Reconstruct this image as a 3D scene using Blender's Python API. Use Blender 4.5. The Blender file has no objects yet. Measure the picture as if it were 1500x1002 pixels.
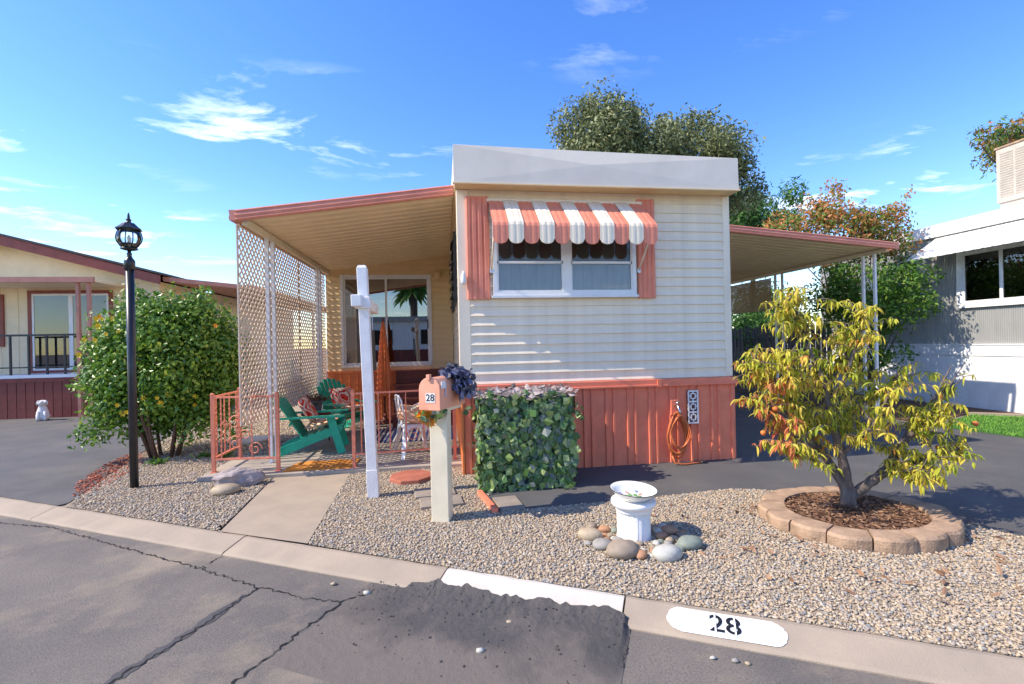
import bpy, math, random
import numpy as np
from mathutils import Vector, Matrix
R = math.radians
rng = np.random.default_rng(7)
random.seed(7)
S = bpy.context.scene
COL = S.collection

# ------------------------------------------------------------------ camera, sky, sun, exposure
cam_d = bpy.data.cameras.new("camera"); cam = bpy.data.objects.new("camera", cam_d); COL.objects.link(cam)
cam_d.sensor_width = 36; cam_d.lens = 36 * 690 / 1500; cam_d.clip_end = 3000; cam_d.clip_start = .05
TH, ROLL = R(8.25), 0.022
fw = Vector((math.sin(TH), math.cos(TH), 0)); rt = Vector((math.cos(TH), -math.sin(TH), 0)); up = Vector((0, 0, 1))
rt2 = rt * math.cos(ROLL) - up * math.sin(ROLL); up2 = up * math.cos(ROLL) + rt * math.sin(ROLL)
cam.matrix_world = Matrix(((rt2.x, up2.x, -fw.x, 0), (rt2.y, up2.y, -fw.y, 0), (rt2.z, up2.z, -fw.z, 1.6), (0, 0, 0, 1)))
cam_d.shift_y = 2 / 1500
S.camera = cam

SUN_EL, SUN_AZ = R(43), R(5.5)          # light travels towards +x and a touch towards the house front
sd = bpy.data.lights.new("sun", 'SUN'); sd.energy = 3.0; sd.angle = R(.53); sd.color = (1, .89, .73)
sun = bpy.data.objects.new("sun", sd); COL.objects.link(sun)
trav = Vector((math.cos(SUN_EL) * math.cos(SUN_AZ), math.cos(SUN_EL) * math.sin(SUN_AZ), -math.sin(SUN_EL)))
sun.rotation_euler = trav.to_track_quat('-Z', 'Y').to_euler()

W = bpy.data.worlds.new("World"); S.world = W; W.use_nodes = True
nt = W.node_tree; nt.nodes.clear()
def N(tree, typ, **kw):
    n = tree.nodes.new(typ)
    for k, v in kw.items(): setattr(n, k, v)
    return n
sky = N(nt, 'ShaderNodeTexSky', sky_type='NISHITA', sun_disc=False, sun_elevation=SUN_EL, sun_rotation=R(-90))
sky.air_density = 1.0; sky.dust_density = .15; sky.ozone_density = 2.2
hs = N(nt, 'ShaderNodeHueSaturation'); hs.inputs['Saturation'].default_value = 1.3; hs.inputs['Value'].default_value = 1.0; hs.inputs['Hue'].default_value = .515
nt.links.new(sky.outputs[0], hs.inputs['Color'])
tc = N(nt, 'ShaderNodeTexCoord')
# wispy clouds: project the view direction on a flat layer, noise streaks
sep = N(nt, 'ShaderNodeSeparateXYZ'); nt.links.new(tc.outputs['Generated'], sep.inputs[0])
mx = N(nt, 'ShaderNodeMath', operation='MAXIMUM'); mx.inputs[1].default_value = .06; nt.links.new(sep.outputs['Z'], mx.inputs[0])
dv = N(nt, 'ShaderNodeVectorMath', operation='DIVIDE'); nt.links.new(tc.outputs['Generated'], dv.inputs[0])
cmb = N(nt, 'ShaderNodeCombineXYZ')
for i in range(3): nt.links.new(mx.outputs[0], cmb.inputs[i])
nt.links.new(cmb.outputs[0], dv.inputs[1])
mp = N(nt, 'ShaderNodeMapping'); mp.inputs['Scale'].default_value = (.8, 1.2, 0); mp.inputs['Rotation'].default_value = (0, 0, R(24)); mp.inputs['Location'].default_value = (1.803, 9.017, 0)
nt.links.new(dv.outputs[0], mp.inputs[0])
n1 = N(nt, 'ShaderNodeTexNoise'); n1.inputs['Scale'].default_value = 1.55; n1.inputs['Detail'].default_value = 9; n1.inputs['Roughness'].default_value = .62; n1.inputs['Distortion'].default_value = .35
n2 = N(nt, 'ShaderNodeTexNoise'); n2.inputs['Scale'].default_value = .42; n2.inputs['Detail'].default_value = 2
nt.links.new(mp.outputs[0], n1.inputs[0]); nt.links.new(mp.outputs[0], n2.inputs[0])
r1 = N(nt, 'ShaderNodeMapRange'); r1.inputs[1].default_value = .53; r1.inputs[2].default_value = .76; nt.links.new(n1.outputs[0], r1.inputs[0])
r2 = N(nt, 'ShaderNodeMapRange'); r2.inputs[1].default_value = .47; r2.inputs[2].default_value = .62; nt.links.new(n2.outputs[0], r2.inputs[0])
ml = N(nt, 'ShaderNodeMath', operation='MULTIPLY'); nt.links.new(r1.outputs[0], ml.inputs[0]); nt.links.new(r2.outputs[0], ml.inputs[1])
mixc = N(nt, 'ShaderNodeMix', data_type='RGBA'); nt.links.new(ml.outputs[0], mixc.inputs[0]); nt.links.new(hs.outputs[0], mixc.inputs[6]); mixc.inputs[7].default_value = (8.6, 8.7, 8.9, 1)
bg = N(nt, 'ShaderNodeBackground'); bg.inputs[1].default_value = .15
out = N(nt, 'ShaderNodeOutputWorld'); nt.links.new(mixc.outputs[2], bg.inputs[0]); nt.links.new(bg.outputs[0], out.inputs[0])
S.view_settings.view_transform = 'Standard'; S.view_settings.look = 'None'; S.view_settings.gamma = 1
S.view_settings.use_curve_mapping = False; S.view_settings.exposure = 1.15
S.render.engine = 'CYCLES'

# ------------------------------------------------------------------ helpers
def ramp(tree, stops, interp='LINEAR'):
    c = N(tree, 'ShaderNodeValToRGB'); e = c.color_ramp.elements; c.color_ramp.interpolation = interp
    while len(e) < len(stops): e.new(.5)
    for k, (p, col) in enumerate(stops): e[k].position = p; e[k].color = (*col, 1)
    return c
MATS = {}
def mat(name, col, rough=.6, var=.12, scale=6, bump=0, bscale=60, metal=0, col2=None, spec=.4, detail=5, attr=None, stops=None, stretch=None, trans=0):
    """procedural principled material; var = noise variation, col2 = second colour mixed by noise"""
    m = bpy.data.materials.new(name); m.use_nodes = True; t = m.node_tree; b = t.nodes['Principled BSDF']
    b.inputs['Roughness'].default_value = rough; b.inputs['Metallic'].default_value = metal; b.inputs['Specular IOR Level'].default_value = spec
    co = N(t, 'ShaderNodeTexCoord'); src = co.outputs['Object']
    if stretch:
        mpn = N(t, 'ShaderNodeMapping'); mpn.inputs['Scale'].default_value = stretch; t.links.new(src, mpn.inputs[0]); src = mpn.outputs[0]
    if attr:
        a = N(t, 'ShaderNodeAttribute', attribute_name=attr); cr = ramp(t, stops); t.links.new(a.outputs['Fac'], cr.inputs[0]); base = cr.outputs[0]
    else:
        no = N(t, 'ShaderNodeTexNoise'); no.inputs['Scale'].default_value = scale; no.inputs['Detail'].default_value = detail; no.inputs['Roughness'].default_value = .6
        t.links.new(src, no.inputs[0])
        c2 = col2 or tuple(max(0, x * (1 - 2 * var)) for x in col)
        c1 = col if col2 else tuple(min(1, x * (1 + var)) for x in col)
        cr = ramp(t, [(.3, c1), (.72, c2)]); t.links.new(no.outputs[0], cr.inputs[0]); base = cr.outputs[0]
    t.links.new(base, b.inputs['Base Color'])
    if bump:
        bn = N(t, 'ShaderNodeTexNoise'); bn.inputs['Scale'].default_value = bscale; bn.inputs['Detail'].default_value = 4; t.links.new(src, bn.inputs[0])
        bp = N(t, 'ShaderNodeBump'); bp.inputs['Strength'].default_value = min(1, bump); bp.inputs['Distance'].default_value = .01; t.links.new(bn.outputs[0], bp.inputs['Height']); t.links.new(bp.outputs[0], b.inputs['Normal'])
    if trans:                     # thin leaf: let some light through
        tr = N(t, 'ShaderNodeBsdfTranslucent'); t.links.new(base, tr.inputs[0]); mxs = N(t, 'ShaderNodeMixShader'); mxs.inputs[0].default_value = trans
        o = t.nodes['Material Output']; t.links.new(b.outputs[0], mxs.inputs[1]); t.links.new(tr.outputs[0], mxs.inputs[2]); t.links.new(mxs.outputs[0], o.inputs[0])
    MATS[name] = m; return m
def glass(name, tint, refl=.12):
    m = bpy.data.materials.new(name); m.use_nodes = True; t = m.node_tree; t.nodes.remove(t.nodes['Principled BSDF'])
    g = N(t, 'ShaderNodeBsdfGlossy'); g.inputs['Roughness'].default_value = .01; tr = N(t, 'ShaderNodeBsdfTransparent'); tr.inputs[0].default_value = (*tint, 1)
    fr = N(t, 'ShaderNodeFresnel'); fr.inputs[0].default_value = 1.5; ad = N(t, 'ShaderNodeMath', operation='ADD'); ad.inputs[1].default_value = refl; ad.use_clamp = True
    t.links.new(fr.outputs[0], ad.inputs[0]); mxs = N(t, 'ShaderNodeMixShader'); t.links.new(ad.outputs[0], mxs.inputs[0]); t.links.new(tr.outputs[0], mxs.inputs[1]); t.links.new(g.outputs[0], mxs.inputs[2])
    t.links.new(mxs.outputs[0], t.nodes['Material Output'].inputs[0]); MATS[name] = m; return m

class T:
    """an Empty at a thing's base; parts are given in world coordinates (or local ones when local=True)"""
    def __init__(s, name, label=None, cat=None, loc=(0, 0, 0), rz=0, group=None, local=False, kind=None, rot=None):
        s.o = bpy.data.objects.new(name, None); COL.objects.link(s.o); s.o.empty_display_size = .1
        s.o.location = loc; s.o.rotation_euler = rot or (0, 0, rz); s.off = Vector((0, 0, 0)) if local else Vector(loc)
        tag(s.o, label, cat, group, kind)
def tag(o, label=None, cat=None, group=None, kind=None):
    if label: o['label'] = label
    if cat: o['category'] = cat
    if group: o['group'] = group
    if kind: o['kind'] = kind
    return o
class MB:
    def __init__(s): s.v = []; s.f = []; s.sm = []
    def add(s, vs, fs, smooth=False):
        b = len(s.v); s.v += [tuple(v) for v in vs]; s.f += [tuple(i + b for i in f) for f in fs]; s.sm += [smooth] * len(fs); return s
    def box(s, x0, x1, y0, y1, z0, z1):
        return s.add([(x0, y0, z0), (x1, y0, z0), (x1, y1, z0), (x0, y1, z0), (x0, y0, z1), (x1, y0, z1), (x1, y1, z1), (x0, y1, z1)],
                     [(3, 2, 1, 0), (4, 5, 6, 7), (0, 1, 5, 4), (1, 2, 6, 5), (2, 3, 7, 6), (3, 0, 4, 7)])
    def obox(s, c, ax, ay, az):      # oriented box: centre, three half-axis vectors
        c = Vector(c); ax, ay, az = Vector(ax), Vector(ay), Vector(az)
        p = [c + sx * ax + sy * ay + sz * az for sz in (-1, 1) for sx, sy in ((-1, -1), (1, -1), (1, 1), (-1, 1))]
        return s.add(p, [(3, 2, 1, 0), (4, 5, 6, 7), (0, 1, 5, 4), (1, 2, 6, 5), (2, 3, 7, 6), (3, 0, 4, 7)])
    def bar(s, a, b, w, t, ref=(0, 0, 1)):      # bar from a to b, width w across, thickness t along ref
        a, b = Vector(a), Vector(b); d = (b - a); L = d.length; d.normalize(); r = Vector(ref); q = d.cross(r)
        if q.length < 1e-4: q = d.cross(Vector((0, 1, 0)))
        q.normalize(); r = q.cross(d); return s.obox((a + b) / 2, d * L / 2, q * w / 2, r * t / 2)
    def prism(s, poly, z0, z1):
        n = len(poly); return s.add([(x, y, z0) for x, y in poly] + [(x, y, z1) for x, y in poly],
                     [tuple(range(n))[::-1], tuple(range(n, 2 * n))] + [(i, (i + 1) % n, n + (i + 1) % n, n + i) for i in range(n)])
    def extr(s, prof, a, b, smooth=False):   # closed profile of 3d offsets swept from point a to b
        a, b = Vector(a), Vector(b); n = len(prof)
        return s.add([a + Vector(p) for p in prof] + [b + Vector(p) for p in prof],
                     [tuple(range(n)), tuple(range(n, 2 * n))[::-1]] + [(i, n + i, n + (i + 1) % n, (i + 1) % n) for i in range(n)], smooth)
    def tube(s, pts, rad, n=8, caps=True):
        pts = [Vector(p) for p in pts]; m = len(pts); rad = rad if hasattr(rad, '__len__') else [rad] * m
        vs = []; prev = None
        for i, p in enumerate(pts):
            d = (pts[min(i + 1, m - 1)] - pts[max(i - 1, 0)]).normalized()
            if prev is None: u = d.orthogonal().normalized()
            else: u = (prev - d * prev.dot(d)); u = u.normalized() if u.length > 1e-5 else d.orthogonal().normalized()
            prev = u; w = d.cross(u)
            vs += [p + (u * math.cos(2 * math.pi * k / n) + w * math.sin(2 * math.pi * k / n)) * rad[i] for k in range(n)]
        fs = [(i * n + k, i * n + (k + 1) % n, (i + 1) * n + (k + 1) % n, (i + 1) * n + k) for i in range(m - 1) for k in range(n)]
        s.add(vs, fs, True)
        if caps: b = len(s.v) - len(vs); s.f += [tuple(b + k for k in range(n))[::-1], tuple(b + (m - 1) * n + k for k in range(n))]; s.sm += [False, False]
        return s
    def lathe(s, prof, c=(0, 0, 0), n=20, smooth=True, flute=None):
        vs = []
        for r, z in prof:
            for k in range(n):
                rr = r * (flute(k, z) if flute else 1); a = 2 * math.pi * k / n
                vs.append((c[0] + rr * math.cos(a), c[1] + rr * math.sin(a), c[2] + z))
        m = len(prof); fs = [(i * n + k, i * n + (k + 1) % n, (i + 1) * n + (k + 1) % n, (i + 1) * n + k) for i in range(m - 1) for k in range(n)]
        s.add(vs, fs, smooth); b = len(s.v) - len(vs)
        s.f += [tuple(b + k for k in range(n))[::-1], tuple(b + (m - 1) * n + k for k in range(n))]; s.sm += [False, False]; return s
    def build(s, name, m, par=None, bevel=0, sub=0, label=None):
        """par: T, or (T, part object) for a sub-part, or None for a top-level mesh with its origin at the base"""
        v = np.array(s.v, float); lo, hi = v.min(0), v.max(0); c = (lo + hi) / 2
        if par is None: c[2] = lo[2]
        me = bpy.data.meshes.new(name); me.from_pydata((v - c).tolist(), [], s.f); me.polygons.foreach_set('use_smooth', s.sm); me.update()
        me.materials.append(MATS[m]); o = bpy.data.objects.new(name, me); COL.objects.link(o); c = Vector(c); o['_c'] = tuple(c)
        place(o, c, par)
        if bevel: b = o.modifiers.new('bevel', 'BEVEL'); b.width = bevel; b.segments = 2; b.limit_method = 'ANGLE'
        if sub: b = o.modifiers.new('sub', 'SUBSURF'); b.levels = sub; b.render_levels = sub
        if label: o['label'] = label
        return o
def place(o, c, par):
    if par is None: o.location = c
    elif isinstance(par, T): o.parent = par.o; o.location = Vector(c) - par.off
    elif isinstance(par, tuple): o.parent = par[1]; o.location = Vector(c) - Vector(par[1]['_c'])
    else: o.parent = par; o.location = Vector(c) - Vector(par['_c'])
def piece(name, me, c, par, rot=(0, 0, 0), sc=(1, 1, 1), smooth=None):
    o = bpy.data.objects.new(name, me); COL.objects.link(o); o['_c'] = tuple(c); place(o, Vector(c), par); o.rotation_euler = rot; o.scale = sc; return o
def arr_mesh(name, v, f, m, attrs=None, par=None, smooth=False, base=None):
    v = np.asarray(v, np.float32); f = np.asarray(f, np.int32); lo, hi = v.min(0), v.max(0); c = (lo + hi) / 2
    if par is None: c[2] = lo[2]
    me = bpy.data.meshes.new(name); k = f.shape[1]
    me.vertices.add(len(v)); me.vertices.foreach_set('co', (v - c).ravel()); me.loops.add(f.size); me.loops.foreach_set('vertex_index', f.ravel())
    me.polygons.add(len(f)); me.polygons.foreach_set('loop_start', np.arange(0, f.size, k, dtype=np.int32)); me.polygons.foreach_set('loop_total', np.full(len(f), k, np.int32))
    me.polygons.foreach_set('use_smooth', np.full(len(f), smooth)); me.update()
    for an, av in (attrs or {}).items(): a = me.attributes.new(an, 'FLOAT', 'POINT'); a.data.foreach_set('value', np.asarray(av, np.float32))
    me.materials.append(MATS[m]); o = bpy.data.objects.new(name, me); COL.objects.link(o); c = Vector([float(x) for x in c]); o['_c'] = tuple(c); place(o, c, par); return o
def unit(a): return a / np.maximum(np.linalg.norm(a, axis=-1, keepdims=True), 1e-6)
def leaves(pos, axis, side, ln, wd, seg=1, droop=0.0, fold=.25, curl=0.0):
    """leaf blades: returns verts, quads, per-vertex random; axis = growing direction, side = across"""
    n = len(pos); axis = unit(axis); side = unit(side - axis * (side * axis).sum(1, keepdims=True)); nr = np.cross(axis, side); rv = rng.random(n)
    rows = []; p = pos.copy(); ax = axis.copy(); cu = curl * (rng.random((n, 1)) + .4)
    ws = np.sin(np.linspace(0.0, math.pi, seg + 2)) if seg > 1 else np.array([0, 1., 0])
    st = seg + 1
    for i in range(st + 1):
        w = (ws[i] if i < len(ws) else 0) * wd[:, None] / 2 + .001
        rows.append((p - side * w + nr * fold * w, p.copy(), p + side * w + nr * fold * w))
        if i < st:
            p = p + ax * ln[:, None] / st; ax = unit(ax + np.array([0, 0, -1.]) * droop / st + nr * cu / st); nr = np.cross(ax, side)
    V = np.stack([np.stack(r, 1) for r in rows], 1)      # n, rows, 3, 3
    m = (st + 1) * 3; V = V.reshape(n, m, 3); q = []
    for i in range(st):
        for j in (0, 1): q.append((i * 3 + j, i * 3 + j + 1, i * 3 + j + 4, i * 3 + j + 3))
    F = (np.arange(n)[:, None, None] * m + np.array(q)[None]).reshape(-1, 4)
    return V.reshape(-1, 3), F, np.repeat(rv, m)
def ball(n): return unit(rng.normal(size=(n, 3))) * (rng.random((n, 1)) ** .4)
def inpoly(p, poly):
    x, y = p[:, 0], p[:, 1]; ins = np.zeros(len(p), bool); j = len(poly) - 1
    for i in range(len(poly)):
        xi, yi = poly[i]; xj, yj = poly[j]; cnd = ((yi > y) != (yj > y)) & (x < (xj - xi) * (y - yi) / (yj - yi + 1e-12) + xi); ins ^= cnd; j = i
    return ins
def text_mesh(s, size):
    cu = bpy.data.curves.new('txt', 'FONT'); cu.body = s; cu.size = size; cu.align_x = 'CENTER'; cu.align_y = 'CENTER'; cu.offset = size * .010
    o = bpy.data.objects.new('txt', cu); me = bpy.data.meshes.new_from_object(o); bpy.data.objects.remove(o); return me
def sheet(name, poly, z, m, par=None, kind='structure'):
    b = MB(); b.add([(x, y, z) for x, y in poly], [tuple(range(len(poly)))]); o = b.build(name, m, par)
    if kind and par is None: o['kind'] = kind
    return o

# ------------------------------------------------------------------ materials
mat('siding', (.88, .755, .57), .45, .07, 2.5, spec=.3, stretch=(2, 2, .6))
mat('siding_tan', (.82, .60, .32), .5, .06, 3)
mat('white_metal', (.80, .79, .77), .4, .04, 4)
mat('white_paint', (.84, .81, .78), .55, .05, 9, bump=.15, bscale=40)
mat('fascia', (.80, .70, .57), .45, .05, 2)
mat('terracotta', (.90, .245, .135), .5, .08, 4, bump=.08, bscale=90)
mat('orange_panel', (.80, .225, .07), .5, .10, 5)
mat('shutter', (.80, .26, .16), .5, .08, 4)
mat('pink_trim', (.68, .25, .17), .4, .08, 4)
mat('pan_tan', (.86, .68, .42), .5, .05, 2)
mat('lattice', (.88, .70, .52), .6, .08, 8)
mat('brown_red', (.17, .045, .03), .6, .15, 5)
mat('green_paint', (.02, .45, .28), .4, .12, 8, spec=.45)
mat('rail_paint', (.78, .25, .15), .45, .10, 9)
mat('black_metal', (.018, .02, .024), .35, .2, 9, spec=.5)
mat('dark_frame', (.05, .045, .045), .5, .1)
mat('curtain', (.62, .58, .50), .9, .08, 3, stretch=(9, 9, .3))
mat('curtain_cool', (.62, .63, .68), .9, .10, 4, stretch=(5, 5, .5))
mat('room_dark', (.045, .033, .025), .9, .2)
mat('mesh_screen', (.15, .125, .10), .8, .12, 3)
glass('window_glass', (.88, .90, .90), .0)
glass('door_glass', (.5, .5, .5), .22)
glass('lamp_glass', (.93, .95, .97), .03)
mat('bulb', (.8, .75, .6), .3, .03)
mat('concrete', (.41, .325, .235), .85, .12, 3, bump=.35, bscale=120, col2=(.32, .26, .195))
mat('concrete_new', (.60, .55, .465), .85, .06, 5, bump=.3, bscale=140)
mat('slab', (.38, .325, .265), .85, .15, 2.2, bump=.25, bscale=120)
mat('earth', (.26, .215, .165), .95, .2, 1.5, bump=.6, bscale=25)
mat('gravel_bed', (.34, .275, .20), .95, .2, 40, bump=1, bscale=45)
mat('pebble', (0, 0, 0), .8, attr='rnd', stops=[(0, (.45, .34, .22)), (.22, (.50, .39, .26)), (.4, (.38, .29, .19)), (.55, (.56, .45, .32)), (.66, (.34, .31, .27)), (.74, (.27, .26, .24)), (.82, (.46, .32, .20)), (.92, (.22, .23, .23)), (1, (.60, .52, .41))])
mat('turf', (.10, .24, .035), .9, attr='rnd', stops=[(0, (.06, .20, .02)), (1, (.20, .38, .06))])
mat('turf_base', (.05, .13, .02), .95, .2, 30)
mat('mulch', (.16, .085, .05), .95, .3, 30, bump=1, bscale=60)
mat('mulch_chip', (.2, .1, .06), .9, attr='rnd', stops=[(0, (.07, .035, .022)), (.5, (.22, .11, .06)), (1, (.40, .24, .14))])
mat('red_chip', (.4, .1, .05), .9, attr='rnd', stops=[(0, (.22, .05, .03)), (.6, (.42, .11, .06)), (1, (.5, .2, .12))])
mat('block', (.42, .28, .18), .9, .2, 7, bump=.7, bscale=70)
mat('paver', (.30, .25, .20), .9, .12, 6, bump=.4, bscale=80)
mat('red_paver', (.42, .14, .09), .85, .15, 6, bump=.4, bscale=80)
mat('cream_post', (.80, .70, .50), .6, .06, 5)
mat('mailbox_paint', (.84, .38, .24), .45, .07, 5)
mat('digit_black', (.012, .012, .014), .5, .1)
mat('road_white', (.82, .82, .81), .7, .08, 18, bump=.2, bscale=90)
mat('hose', (.60, .16, .05), .45, .1, 9)
mat('ceramic', (.80, .79, .72), .2, .03, 5, spec=.5)
mat('orange_mat', (.72, .27, .04), .9, .25, 14, bump=.8, bscale=60, stretch=(.4, 3, 1))
mat('bark', (.13, .095, .075), .9, .3, 12, bump=1, bscale=35, stretch=(1, 1, .4))
mat('bark_grey', (.17, .135, .115), .9, .3, 14, bump=1, bscale=40, stretch=(1, 1, .5))
mat('stem', (.16, .09, .06), .85, .2, 12)
LG = .3
mat('leaf_bush', (0, 0, 0), .38, attr='rnd', stops=[(0, (.06, .14, .016)), (.5, (.12, .26, .03)), (.9, (.24, .38, .045)), (1, (.34, .42, .06))], trans=LG, spec=.5)
mat('leaf_olive', (0, 0, 0), .5, attr='rnd', stops=[(0, (.085, .115, .04)), (.6, (.20, .23, .095)), (1, (.34, .35, .16))], trans=.2)
mat('leaf_green', (0, 0, 0), .5, attr='rnd', stops=[(0, (.04, .115, .02)), (.6, (.08, .20, .035)), (1, (.15, .28, .06))], trans=.25)
mat('leaf_myrtle', (0, 0, 0), .5, attr='rnd', stops=[(0, (.06, .14, .02)), (.4, (.14, .25, .04)), (.6, (.26, .22, .05)), (.78, (.44, .17, .05)), (1, (.50, .22, .07))], trans=LG)
mat('leaf_myrtle_green', (0, 0, 0), .5, attr='rnd', stops=[(0, (.04, .12, .012)), (.7, (.11, .24, .03)), (1, (.22, .32, .05))], trans=LG)
mat('leaf_peach', (0, 0, 0), .65, attr='rnd', stops=[(0, (.20, .32, .03)), (.25, (.40, .45, .04)), (.55, (.62, .55, .06)), (.88, (.74, .56, .09)), (.96, (.66, .34, .08)), (1, (.50, .14, .04))], trans=.35)
mat('leaf_red', (0, 0, 0), .55, attr='rnd', stops=[(0, (.60, .30, .10)), (.5, (.62, .20, .07)), (1, (.42, .05, .03))], trans=.3)
mat('leaf_ivy', (0, 0, 0), .4, attr='rnd', stops=[(0, (.045, .10, .022)), (.4, (.10, .21, .05)), (.6, (.16, .19, .18)), (.75, (.22, .34, .08)), (1, (.42, .50, .19))], trans=.15, spec=.5)
mat('leaf_ivy_top', (0, 0, 0), .45, attr='rnd', stops=[(0, (.12, .10, .09)), (.5, (.32, .26, .25)), (1, (.52, .44, .42))], trans=.1)
mat('leaf_blue', (0, 0, 0), .45, attr='rnd', stops=[(0, (.035, .045, .06)), (.55, (.10, .11, .17)), (.85, (.17, .17, .30)), (1, (.26, .27, .40))], trans=.1)
mat('petal_yellow', (.85, .55, .02), .6, .1)
mat('petal_orange', (.85, .30, .02), .6, .12)
mat('peach', (.75, .28, .05), .5, .2, 14, col2=(.62, .12, .04))
mat('cushion_cream', (.72, .52, .33), .9, .1, 9, col2=(.74, .33, .16))
mat('rock_grey', (.36, .30, .28), .9, .25, 7, bump=.9, bscale=30)
for nm, c in dict(stone_tan=(.42, .33, .22), stone_grey=(.29, .27, .24), stone_green=(.22, .25, .20), stone_pale=(.47, .45, .39), stone_rust=(.42, .22, .12), stone_brown=(.30, .235, .17)).items(): mat(nm, c, .65, .14, 9, bump=.25, bscale=40)
mat('nb_cream', (.86, .70, .45), .6, .05, 3)
mat('nb_red', (.21, .045, .035), .6, .15, 6)
mat('nb_trim', (.26, .065, .045), .5, .12, 6)
mat('nb_post', (.50, .21, .15), .5, .1)
mat('roof_dark', (.09, .075, .07), .85, .2, 20)
mat('nb_grey', (.36, .36, .345), .5, .06, 3)
mat('nb_white', (.80, .80, .80), .5, .05, 3)
mat('awning_white', (.78, .77, .74), .5, .1, 5, stretch=(1, 1, 4))
mat('cooler_beige', (.50, .44, .36), .6, .08, 5)
mat('blind', (.40, .27, .16), .8, .1, 4)
mat('fence_wood', (.10, .09, .09), .85, .3, 4, stretch=(4, 4, .5))
mat('statue', (.72, .69, .67), .7, .08, 12, bump=.5, bscale=60)
mat('pot_grey', (.16, .17, .19), .6, .15, 8)
mat('chrome', (.6, .6, .62), .25, .05, metal=1)
mat('galv', (.66, .68, .74), .35, .06, 6, metal=.35)
def asphalt(name, c1, c2, dirt, dirt_amt, agg=.5):
    m = mat(name, c1, .85, 0, 1); t = m.node_tree; b = t.nodes['Principled BSDF']; co = N(t, 'ShaderNodeTexCoord')
    def noise(sc, det=5, ro=.6):
        n = N(t, 'ShaderNodeTexNoise'); n.inputs['Scale'].default_value = sc; n.inputs['Detail'].default_value = det; n.inputs['Roughness'].default_value = ro; t.links.new(co.outputs['Object'], n.inputs[0]); return n
    a = ramp(t, [(.3, c1), (.7, c2)]); t.links.new(noise(.9, 6).outputs[0], a.inputs[0])
    g = ramp(t, [(.34, (.38, .38, .38)), (.52, (1, 1, 1)), (.68, (1, 1, 1)), (.76, (1.7, 1.65, 1.55))]); t.links.new(noise(78, 6, .85).outputs[0], g.inputs[0])
    m1 = N(t, 'ShaderNodeMix', data_type='RGBA', blend_type='MULTIPLY'); m1.inputs[0].default_value = agg; t.links.new(a.outputs[0], m1.inputs[6]); t.links.new(g.outputs[0], m1.inputs[7])
    d = ramp(t, [(.5, (0, 0, 0)), (.72, (1, 1, 1))]); t.links.new(noise(1.3, 8, .68).outputs[0], d.inputs[0])
    dm = N(t, 'ShaderNodeMath', operation='MULTIPLY'); dm.inputs[1].default_value = dirt_amt; t.links.new(d.outputs[0], dm.inputs[0])
    m2 = N(t, 'ShaderNodeMix', data_type='RGBA'); t.links.new(dm.outputs[0], m2.inputs[0]); t.links.new(m1.outputs[2], m2.inputs[6]); m2.inputs[7].default_value = (*dirt, 1)
    t.links.new(m2.outputs[2], b.inputs['Base Color'])
    bp = N(t, 'ShaderNodeBump'); bp.inputs['Strength'].default_value = .7; bp.inputs['Distance'].default_value = .012; t.links.new(noise(95, 5, .8).outputs[0], bp.inputs['Height']); t.links.new(bp.outputs[0], b.inputs['Normal'])
asphalt('street_asphalt', (.25, .212, .172), (.145, .130, .116), (.36, .285, .20), .8, .9)
asphalt('drive_asphalt', (.125, .121, .118), (.09, .088, .088), (.18, .16, .135), .55, .4)
asphalt('left_asphalt', (.15, .14, .135), (.10, .098, .10), (.22, .19, .15), .5)
asphalt('patch_asphalt', (.105, .094, .086), (.075, .069, .066), (.16, .13, .10), .5, .6)
asphalt('patch_fade', (.105, .094, .086), (.075, .069, .066), (.16, .13, .10), .5, .6)
t = MATS['patch_fade'].node_tree; b = t.nodes['Principled BSDF']; src = b.inputs['Base Color'].links[0].from_socket; at = N(t, 'ShaderNodeAttribute', attribute_name='rnd'); r_ = ramp(t, [(.35, (0, 0, 0)), (.85, (1, 1, 1))]); t.links.new(at.outputs['Fac'], r_.inputs[0])
mxn = N(t, 'ShaderNodeMix', data_type='RGBA'); t.links.new(r_.outputs[0], mxn.inputs[0]); t.links.new(src, mxn.inputs[6]); mxn.inputs[7].default_value = (.175, .147, .122, 1); t.links.new(mxn.outputs[2], b.inputs['Base Color'])
mat('crack', (.02, .018, .016), .95, .2)
mat('tar', (.085, .08, .078), .8, .2, 8)

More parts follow.
